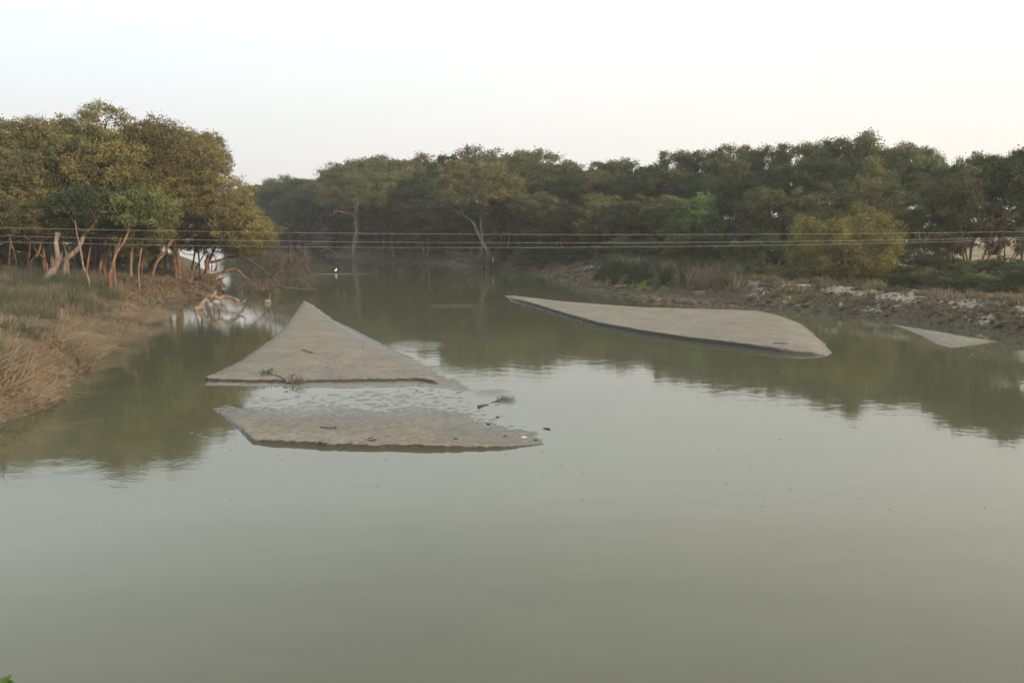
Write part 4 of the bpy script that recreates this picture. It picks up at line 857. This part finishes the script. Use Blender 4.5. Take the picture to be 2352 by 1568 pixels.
# ------------------------------------------------------------------ grass on both banks (uncountable)
def grass_mesh(name, px, py, pz, n_bl, h, w, lean_dir, lean_amt, tint, rng, spread=.18, tv=.1):
    """px.. arrays of tufts; every tuft n_bl blades; one mesh"""
    n = len(px); k = n * n_bl; i = np.repeat(np.arange(n), n_bl)
    a = rng.uniform(0, 6.28, k); rr = rng.random(k) * spread
    base = np.stack([px[i] + np.cos(a) * rr, py[i] + np.sin(a) * rr, pz[i] - .05], 1)
    hh = h[i] * rng.uniform(.55, 1.15, k); la = lean_amt[i] * rng.uniform(.4, 1.5, k)
    a2 = rng.uniform(0, 6.28, k); d = np.stack([np.cos(a2), np.sin(a2)], 1) * rng.uniform(.1, .45, k)[:, None] + lean_dir[i] * la[:, None]
    up = np.sqrt(np.clip(1 - np.clip((d ** 2).sum(1), 0, .8), .2, 1))
    m = base + np.stack([d[:, 0] * hh * .38, d[:, 1] * hh * .38, up * hh * .62], 1)
    droop = np.clip(la * .75, 0, .9)
    t = base + np.stack([d[:, 0] * hh * 1.05, d[:, 1] * hh * 1.05, up * hh * (1 - droop)], 1)
    side = np.stack([np.cos(a), np.sin(a) * .3, np.zeros(k)], 1); ww = (w * rng.uniform(.6, 1.4, k))[:, None] * side * .5
    v = np.stack([base - ww, base + ww, m + ww * .8, m - ww * .8, t], 1).reshape(-1, 3)
    o = np.arange(k) * 5; q = np.stack([o, o + 1, o + 2, o + 3], 1); tr = np.stack([o + 3, o + 2, o + 4], 1)
    tt = np.clip(tint[i] + rng.normal(0, tv, k), 0, 1)
    return mesh(name, v, q, tr, M['grass'], False, np.repeat(tt, 5))
def down_slope(x, y, e=1.2):
    _, d0, _ = ground_z(x, y, True); _, dx, _ = ground_z(x + e, y, True); _, dy, _ = ground_z(x, y + e, True)
    g = np.stack([-(dx - d0), -(dy - d0)], 1); return g / (np.linalg.norm(g, axis=1, keepdims=True) + 1e-6)

rng = np.random.default_rng(101)
# left bank
x = rng.uniform(-60, -13, 30000); y = rng.uniform(20, 70, 30000)
k = (x / y > -.70) & (rng.random(30000) < np.clip(34 / y, .25, 1)); x, y = x[k], y[k]
z, d, t = ground_z(x, y, True); pn = fbm(x * .25, y * .25, 201, 3); pn2 = fbm(x * .5 + 9, y * .5, 203, 3)
k = (d > .25) & (d < 42) & (pn2 > -.3); k &= ~((t < .9) & (pn2 < -.08) & (rng.random(len(x)) < .7)); k &= ~((x > -27) & (y > 60))
x, y, z, d, t, pn, pn2 = [q[k] for q in (x, y, z, d, t, pn, pn2)]
edge = t < .95
tint = np.where(edge, .60 + pn * .8, .38 - pn * .4) + rng.normal(0, .07, len(x))
tall = np.clip(.28 + .4 * np.clip(pn2 + .15, 0, 1), .2, .8)
ds = down_slope(x, y); la = np.where(edge, .7, .15)
print('left tufts', len(x))
tag(link('short_grass', grass_mesh('short_grass', x, y, z, 14, tall, .024, ds, la, tint, rng, .22)), 'short mixed green and brown grass covering the left bank', 'grass', kind='stuff')
x = rng.uniform(-60, -13, 15000); y = rng.uniform(20, 70, 15000); z, d, t = ground_z(x, y, True); pn = fbm(x * .22, y * .22, 221, 3); pn3 = fbm(x * .35 + 9, y * .35, 223, 3)
k = (x / y > -.70) & (d > 1.6) & (t > .35) & (d < 42) & (rng.random(15000) < np.clip(.75 + pn * 1.6, .15, 1) * np.clip(.55 + (y - 30) / 40, .5, 1)) & ~((x > -27) & (y > 62)); x, y, z, d, t, pn, pn3 = [q[k] for q in (x, y, z, d, t, pn, pn3)]
tint = np.where(pn3 > .1, .27, np.where(pn3 > -.1, .42, .60)) + rng.normal(0, .06, len(x))
print('tall tufts', len(x))
tag(link('tall_grass', grass_mesh('tall_grass', x, y, z, 34, rng.uniform(.7, 1.5, len(x)) * np.clip(.75 + pn, .6, 1.3), .024, down_slope(x, y), np.full(len(x), .10), tint, rng, .30)), 'tall grey-brown and blue-green grass tufts on top of the left bank', 'grass', kind='stuff')
# long matted straw hanging down the left bank face
x = rng.uniform(-24, -13, 9000); y = rng.uniform(20, 56, 9000); z, d, t = ground_z(x, y, True); pn = fbm(x * .4, y * .4, 207, 3)
k = (d > .05) & (t < .95) & (pn > np.where(y < 31, -.30, 0.0)) & (x / y > -.68); x, y, z, d, t, pn = [q[k] for q in (x, y, z, d, t, pn)]
tag(link('matted_straw', grass_mesh('matted_straw', x, y, z + .12, 12, np.full(len(x), 1.15), .022, down_slope(x, y), np.full(len(x), 1.25), np.clip(.80 + .55 * fbm(x * .45, y * .45, 229, 3), .4, 1) + rng.normal(0, .06, len(x)), rng, .35, .15)), 'long matted straw hanging down the face of the left bank', 'straw', kind='stuff')
# litter of the left wood floor
x = rng.uniform(-62, -24, 9000); y = rng.uniform(60, 92, 9000); z, d, t = ground_z(x, y, True); k = (d > .6) & (rng.random(9000) < .6); x, y, z, d, t = [q[k] for q in (x, y, z, d, t)]
tag(link('undergrowth', grass_mesh('undergrowth', x, y, z, 9, rng.uniform(.2, .6, len(x)), .045, down_slope(x, y), np.full(len(x), .2), .5 + .35 * fbm(x * .3, y * .3, 209, 2) + .1, rng, .3)), 'low brown undergrowth on the floor of the left wood', 'undergrowth', kind='stuff')
# right bank
x = rng.uniform(2, 50, 26000); y = rng.uniform(36, 118, 26000); z, d, t = ground_z(x, y, True); pn = fbm(x * .22, y * .22, 301, 3); pn2 = fbm(x * .6, y * .6, 303, 3)
a, b = P(1370, 640, 1.3), P(1715, 655, 1.3)
clump = np.clip(1 - np.abs((x - a[0]) - (y - a[1]) * (b[0] - a[0]) / (b[1] - a[1])) / 7, 0, 1) * (y > b[1] - 3) * (y < a[1] + 6)
sc = x / y * FPX + 1176
sc = sc + 55 * fbm(x * .5, y * .5, 311, 2)
inner = (sc > 1370) & (sc < 1715)
k = (d > .8) & (d < 16) & (t > .12) & (x / y < .68) & np.where(inner, pn2 > -.28, (pn2 > .02) | ((t >= .98) & (pn2 > -.15) & (rng.random(len(x)) < .7)))
x, y, z, d, t, pn, pn2, inner, sc = [q[k] for q in (x, y, z, d, t, pn, pn2, inner, sc)]
green = inner & (sc < 1530) & (t < 1.0) & (pn > -.2)
tint = np.where(green, .08, np.where(inner, .64, .46)) + pn * .25 + rng.normal(0, .05, len(x)); tint = np.where(inner & (pn2 > .22), .12, tint)
hh = np.where(inner, 1.35, .6) * np.clip(1 + pn2 * 1.6 + pn * .5, .4, 1.6) * np.where(d < 2.6, .6, 1)
tag(link('bank_grass', grass_mesh('bank_grass', x, y, z, 15, hh, .042, down_slope(x, y), np.where(inner, .15, .45), tint, rng, .32)), 'grey-brown dry grass and green clumps on the right bank crest', 'grass', kind='stuff')
# far bank low scrub
x = rng.uniform(-75, 12, 9000); y = rng.uniform(100, 215, 9000); z, d, t = ground_z(x, y, True); k = (d > .8) & (d < 18) & (y > 104) & (x > -75); k &= (rng.random(len(x)) < .8)
k &= (x / y * FPX + 1176 > 540)
x, y, z, d, t = [q[k] for q in (x, y, z, d, t)]
tag(link('bank_scrub', grass_mesh('bank_scrub', x, y, z, 9, rng.uniform(.4, 1.1, len(x)), .09, down_slope(x, y), np.full(len(x), .35), .42 + .5 * fbm(x * .2, y * .2, 305, 3), rng, .6)), 'dull scrub and roots along the shaded far bank', 'scrub', kind='stuff')

# ------------------------------------------------------------------ power lines
def wire(name, ys, label, Dw=30., r=.0030):
    p = np.array([Q(a, b, Dw) for a, b in ys]); c = np.polyfit(p[:, 0], p[:, 2], 2); xs = np.linspace(-75, 75, 161)
    W = Geo(); W.tube(np.stack([xs, np.full_like(xs, Dw), np.polyval(c, xs)], 1), r, 6)
    return tag(link(name, W.mesh(name, M['wire'], True, (0, Dw, 0)), None, (0, Dw, 0)), label, 'power line', 'overhead power lines crossing the river'), c
_, w1 = wire('power_line', [(0, 523.7), (711, 533), (1106, 537), (1739, 540.6), (2052, 537), (2352, 530)], 'uppermost of the three overhead wires crossing the river')
_, w2 = wire('power_line', [(0, 542.5), (711, 552.8), (1106, 556), (1739, 557.8), (2052, 553), (2352, 543.3)], 'middle one of the three overhead wires crossing the river')
_, w3 = wire('power_line', [(0, 556.4), (711, 565.5), (1106, 567), (1739, 566.4), (2052, 560.5), (2352, 547.3)], 'lowest of the three overhead wires crossing the river')
W = Geo(); xx = Q(2082, 555, 30)[0]; W.tube([[xx, 30, np.polyval(w2, xx)], [xx, 30, np.polyval(w3, xx)]], .012, 6)
tag(link('wire_spacer', W.mesh('wire_spacer', M['wire']), None), 'small tie joining the two lower wires above the golden bush', 'spacer')

rng = np.random.default_rng(66); g = Geo(); B = np.array(RP); cand = [i for i in range(len(B) - 1) if 18 < B[i][1] < 130 and 18 < B[i + 1][1] < 130 and abs(B[i][0]) < 60]
for i in range(2600):
    j = cand[rng.integers(len(cand))]; q = B[j] + (B[j + 1] - B[j]) * rng.random() + rng.normal(0, 1.3, 2); z_, d_, t_ = ground_z(q[:1], q[1:], True)
    if d_[0] < -.15 or z_[0] < -.05 or t_[0] > .9: continue
    r_ = rng.uniform(.05, .20) * (1.5 if rng.random() < .08 else 1) * (1.4 if q[1] > 60 else 1); n_, m_ = 4, 6; an = np.arange(m_) * 6.283 / m_; v = [[0, 0, r_ * .7]]
    for a_, zz in ((.75, .5), (1.0, .05), (.9, -.4)): v += [[r_ * a_ * rng.uniform(.7, 1.35) * np.cos(b_) * 1.25, r_ * a_ * rng.uniform(.7, 1.3) * np.sin(b_), r_ * zz * rng.uniform(.8, 1.2)] for b_ in an]
    v = np.array(v) + [q[0], q[1], max(z_[0], 0)]
    g.add(v, [(1 + k_ * m_ + l, 1 + (k_ + 1) * m_ + l, 1 + (k_ + 1) * m_ + (l + 1) % m_, 1 + k_ * m_ + (l + 1) % m_) for k_ in range(2) for l in range(m_)], [(0, 1 + l, 1 + (l + 1) % m_) for l in range(m_)])
tag(link('mud_clods', g.mesh('mud_clods', M['ground'], False)), 'slumped clods of mud scattered along the waterline of both banks', 'clods', kind='stuff')

# ------------------------------------------------------------------ birds
def blob(g, pts, rad, k=10): g.tube(curve(pts, 22), rad, k)
b = P(771, 626.5, 0.02); b[2] = 0.02; e = bpy.data.objects.new('egret', None); COL.objects.link(e); e.location = tuple(b)
tag(e, 'white egret standing in shallow water in mid river', 'bird'); s = .60
g = Geo(); blob(g, [np.array(p) * s for p in [(-.30, 0, .30), (-.12, 0, .42), (.08, 0, .60), (.16, 0, .74), (.12, 0, .86), (.17, 0, .97), (.24, 0, .98)]], [.01, .08, .13, .13, .075, .045, .038, .05, .03], 12)
link('body', g.mesh('body', M['egret']), e)
g = Geo(); g.tube([(.235 * s, 0, .98 * s), (.40 * s, 0, .94 * s)], [.016, .004], 6); link('bill', g.mesh('bill', M['bill']), e)
for dy in (-.04, .04):
    g = Geo(); g.tube([(0, dy, .45 * s), (-.03, dy, .22 * s), (.0, dy, -.1)], [.014, .01, .01], 6); g.tube([(0, dy, -.02), (.08, dy, -.02)], .008, 5); link('leg', g.mesh('leg', M['bill']), e)
b = Q(*z3(1635, 850), 114.3); e = bpy.data.objects.new('cormorant', None); COL.objects.link(e); e.location = tuple(b); tag(e, 'small pale-breasted bird perched upright on the dead branch', 'bird')
g = Geo(); blob(g, [(-.10, 0, -.22), (-.02, 0, .05), (.02, 0, .25), (0, 0, .45), (.03, 0, .60), (.06, 0, .66)], [.02, .08, .12, .08, .04, .055, .03]); link('body', g.mesh('body', M['paper']), e)
g = Geo(); g.tube([(.05, 0, .66), (.18, 0, .68)], [.02, .005], 6); link('bill', g.mesh('bill', M['bill']), e)
g = Geo(); blob(g, [(-.14, .0, -.18), (-.10, 0, .1), (-.06, 0, .42)], [.02, .09, .04]); link('wing', g.mesh('wing', M['brownbird']), e)

# ------------------------------------------------------------------ things lying on the sandbars
def zat(px, py, f, z=.1):
    for _ in range(4): q = P(px, py, z); z = float(f(np.array([q[0]]), np.array([q[1]]))[0][0])
    return P(px, py, z)
def stick(name, label, pts, rad, f, mat, cat='stick', extra=(), lift=.02, tw=0):
    w = [zat(x, y, f) + [0, 0, lift] for x, y in pts]; W = Geo(); rr_ = np.random.default_rng(int(pts[0][0])); W.tube(curve(w, 5 * len(w), .008, rr_), rad, 7)
    for e_, r_ in extra: W.tube(curve([zat(x, y, f) + [0, 0, lift + zz] for x, y, zz in e_], 8, .01, rr_), r_, 5)
    for _ in range(tw): twigs(W, rr_, w[-1], (rr_.normal(.8, .5), rr_.normal(.4, .6), rr_.uniform(.0, .25)), .5, .012, 2)
    me = W.mesh(name, mat, True, w[0])
    if tw == 9:
        for v_ in me.vertices: v_.co.z = max(v_.co.z, 0) * .22 + min(v_.co.z, 0)
    return tag(link(name, me, None, w[0]), label, cat)
z4 = lambda x, y: (553.2 + x / 9.92, 774.5 + y / 9.92)
stick('stick', 'pale bare stick lying in the middle of the left sandbar', [z4(1430, 290), z4(1500, 320), z4(1580, 350)], [.05, .06, .04], bar_a, M['bark_pale'], extra=[([(*z4(1580, 350), 0), (*z4(1640, 375), .05), (*z4(1700, 385), 0)], [.04, .015]), ([(*z4(1700, 385), 0), (*z4(1810, 385), .0)], [.012, .006])])
o = stick('uprooted_sapling', 'uprooted green-leaved sapling lying over the cut edge of the left sandbar', [z4(640, 850), z4(850, 885), z4(1010, 960), z4(1090, 1040)], [.012, .018, .028, .05], bar_a, M['bark'], 'sapling',
      extra=[([(*z4(1100, 1040), 0), (*z4(1150, 990), .1), (*z4(1200, 945), .16), (*z4(1290, 935), .1)], [.05, .03, .012]), ([(*z4(1100, 1040), 0), (*z4(1180, 1060), .03), (*z4(1210, 1110), 0)], [.04, .01]), ([(*z4(1050, 1030), 0), (*z4(980, 1010), .06)], [.03, .01])], tw=8)
g = Geo(); rng = np.random.default_rng(5); b = np.array(o.location)
leaves(g, rng, zat(*z4(600, 860), bar_a) + [0, 0, .08], .28, 70, .12, .35, 5, .4); leaves(g, rng, zat(*z4(690, 790), bar_a) + [0, 0, .08], .12, 14, .1, .35, 3, .4)
link('leaves', g.mesh('leaves', M['leaf_green'], False, b), o)
z5 = lambda x, y: (1027.4 + x / 9.02, 869.3 + y / 9.02)
flat = lambda X, Y: (X * 0 + .0, None)
stick('stick', 'dark stick lying in shallow water right of the left sandbar', [z5(640, 590), z5(720, 565), z5(800, 548), z5(860, 545)], [.045, .03, .02, .01], flat, M['debris'])
stick('dead_branch', 'dark twiggy branch lying in the water right of the left sandbar', [z5(900, 500), z5(980, 480), z5(1040, 470)], [.012, .022, .02], flat, M['debris'], 'branch', tw=9,
      extra=[([(*z5(1030, 480), 0), (*z5(1120, 480), .08), (*z5(1220, 420), .05)], [.02, .008]), ([(*z5(1020, 480), 0), (*z5(1050, 400), .1), (*z5(1030, 370), .15)], [.02, .006]), ([(*z5(990, 545), 0), (*z5(1070, 535), .0)], [.015, .008])])
stick('stick', 'thin dark stick in the water beyond the pointed end of the lower sandbar', [z5(1990, 1035), z5(2060, 1040), z5(2120, 1055)], [.012, .02, .025], flat, M['debris'])
stick('stick', 'short brown log resting on the lower sandbar', [(735, 981), (756, 984), (772, 982)], [.012, .02, .04], bar_a, M['debris'])
stick('stick', 'thin dark twig near the front corner of the right sandbar', [(1776, 788), (1795, 789), (1812, 789)], [.015, .03, .015], bar_b, M['debris'])
stick('stick', 'small dark twig floating below the small right-hand sandbar', [(2218, 812), (2226, 814), (2234, 814)], [.03, .05, .02], flat, M['debris'])
def lump(name, label, px, py, f, r, mat, cat='clod', sq=.5):
    c = zat(px, py, f); g = Geo(); rr_ = np.random.default_rng(int(px * 3 + py)); n, m = 8, 10; v = []
    for i in range(n + 1):
        for j in range(m):
            a, b_ = math.pi * i / n, 2 * math.pi * j / m; q_ = r * (1 + .25 * rr_.normal() * (0 < i < n)); v.append((q_ * math.sin(a) * math.cos(b_) * 1.3, q_ * math.sin(a) * math.sin(b_), q_ * sq * math.cos(a) + r * .2))
    q = [(i * m + j, i * m + (j + 1) % m, (i + 1) * m + (j + 1) % m, (i + 1) * m + j) for i in range(n) for j in range(m)]
    g.add(v, q); return tag(link(name, g.mesh(name, mat, True), None, c), label, cat)
lump('mud_clod', 'round mud clod half sunk near the front of the lower sandbar', 855, 1010, bar_a, .09, M['sand'])
for (px, py, lb) in [(958, 897, 'tiny dark clod under the cut edge of the left sandbar'), (920, 868, 'tiny dark clod on the left sandbar close to its cut edge'), (751, 844, 'tiny dark clod low in the middle of the left sandbar'), (833, 801, 'tiny dark clod right of the pale stick'),
                     (1123, 974, 'dark clod in the wet mud near the twiggy branch'), (1143, 958, 'long dark clod in the wet mud beside the open water'), (1161, 1002, 'small dark clod left of the pink wrapper'), (1231, 1011, 'dark clod at the pointed end of the lower sandbar'), (1427, 715, 'tiny dark clod on the back of the right sandbar'), (1047, 1008, 'pair of dark crumbs on the lower sandbar left of the wrapper')]:
    lump('mud_clod', lb, px, py, bar_a if px < 1300 else bar_b, .045, M['debris'])
c = zat(1203, 1006, bar_a); g = Geo(); g.add([(-.09, -.03, .02), (.09, -.02, .02), (.10, .04, .04), (-.08, .03, .045), (-.09, -.03, .0), (.09, -.02, .0), (.10, .04, .02), (-.08, .03, .03)], [(0, 1, 2, 3), (7, 6, 5, 4), (0, 4, 5, 1), (2, 6, 7, 3), (1, 5, 6, 2), (3, 7, 4, 0)])
o = tag(link('plastic_wrapper', g.mesh('plastic_wrapper', M['litter'], False), None, c), 'pink and white plastic wrapper lying at the pointed end of the lower sandbar', 'litter')
g = Geo(); g.add([(-.05, -.033, .025), (.06, -.028, .025), (.06, .03, .047), (-.05, .025, .049)], [(0, 1, 2, 3)]); link('label_patch', g.mesh('label_patch', M['paper'], False), o)

rng = np.random.default_rng(55); g = Geo()
for i in range(260):
    q = P(rng.uniform(250, 2300), rng.choice([rng.uniform(640, 900), rng.uniform(700, 1180)]), .003); r_ = rng.uniform(.008, .024); a = rng.uniform(0, 6.28); m_ = 6
    if float(sdist(np.array([q[0]]), np.array([q[1]]), RP)[0][0]) < .5 or float(np.maximum(bar_a(q[:1], q[1:2])[0], bar_b(q[:1], q[1:2])[0])[0]) > -.03: continue
    an = np.arange(m_) * 6.283 / m_; v = np.stack([q[0] + r_ * 1.6 * np.cos(an) * rng.uniform(.7, 1.3, m_), q[1] + r_ * np.sin(an), np.full(m_, .004)], 1)
    g.add(np.concatenate([v, [[q[0], q[1], .012]]]), None, [(j, (j + 1) % m_, m_) for j in range(m_)], rng.uniform(.7, 1))
tag(link('floating_flecks', g.mesh('floating_flecks', M['grass'], False)), 'scattered flecks of straw and scum floating on the river', 'flotsam', kind='stuff')

# ------------------------------------------------------------------ leafy sprig poking into the bottom-left corner: top of a sapling by the bridge
W, Lf = Geo(), Geo(); rng = np.random.default_rng(3); Dn = 5.0; top = Q(6, 1568, Dn); base = np.array([top[0] - .25, Dn + .1, -1.4])
W.tube(curve([base, base * .5 + top * .5 + [.1, 0, 0], top], 16), np.linspace(.03, .008, 16), 7)
for (px, py, tx, ty) in [(6, 1568, 28, 1548), (8, 1566, 32, 1566), (4, 1565, 12, 1553), (2, 1568, -8, 1552), (6, 1574, -14, 1560), (8, 1578, 28, 1584), (4, 1580, -10, 1590), (8, 1590, 26, 1600), (4, 1600, -12, 1606), (2, 1612, 20, 1622)]:
    a = Q(px, py, Dn + rng.uniform(-.03, .03)); b = Q(tx, ty, Dn + rng.uniform(-.05, .05)); ax = b - a; s_ = np.cross(ax, np.array([.2, -.6, .8])); s_ /= np.linalg.norm(s_); w = .019
    v = [a, a + ax * .35 + s_ * w, a + ax * .75 + s_ * w * .7, b, a + ax * .75 - s_ * w * .7, a + ax * .35 - s_ * w]; mid = [a + ax * .35 - [0, 0, .004], a + ax * .75 - [0, 0, .004]]
    Lf.add(v + mid, [(0, 1, 6, 5), (1, 2, 7, 6), (6, 7, 4, 5), (2, 3, 4, 7)], None, rng.uniform(.3, .9))
for i in range(60):
    f_ = rng.uniform(.3, .97); p_ = base * (1 - f_) + top * f_ + [.05, 0, 0]; leaves(Lf, rng, p_, .08, 3, .07, .8, 2, .5)
o = bpy.data.objects.new('sapling', None); COL.objects.link(o); o.location = tuple(base); tag(o, 'green leafy sapling tip showing in the bottom left corner', 'sapling')
link('stem', W.mesh('stem', M['bark'], True, base), o); link('leaves', Lf.mesh('leaves', M['leaf_green'], False, base), o)

# ------------------------------------------------------------------ haze
HAZE = 0.0005
if HAZE > 0:
    m = bpy.data.materials.new('pale_haze'); m.use_nodes = True; n = m.node_tree; n.nodes.clear()
    out = n.nodes.new('ShaderNodeOutputMaterial'); v = n.nodes.new('ShaderNodeVolumePrincipled')
    v.inputs['Color'].default_value = (.93, .95, .97, 1); v.inputs['Density'].default_value = HAZE; v.inputs['Anisotropy'].default_value = .2
    n.links.new(v.outputs[0], out.inputs['Volume'])
    x0, x1, y0, y1, z0_, z1_ = -4700, 4700, -700, 6700, -3, 26
    vs = [(x, y, z) for z in (z0_, z1_) for y in (y0, y1) for x in (x0, x1)]
    o = link('haze', mesh('haze', vs, [(0, 2, 3, 1), (4, 5, 7, 6), (0, 1, 5, 4), (2, 6, 7, 3), (0, 4, 6, 2), (1, 3, 7, 5)], None, m)); o['kind'] = 'stuff'; o['label'] = 'thin pale haze hanging over the river and woods'; o['category'] = 'haze'
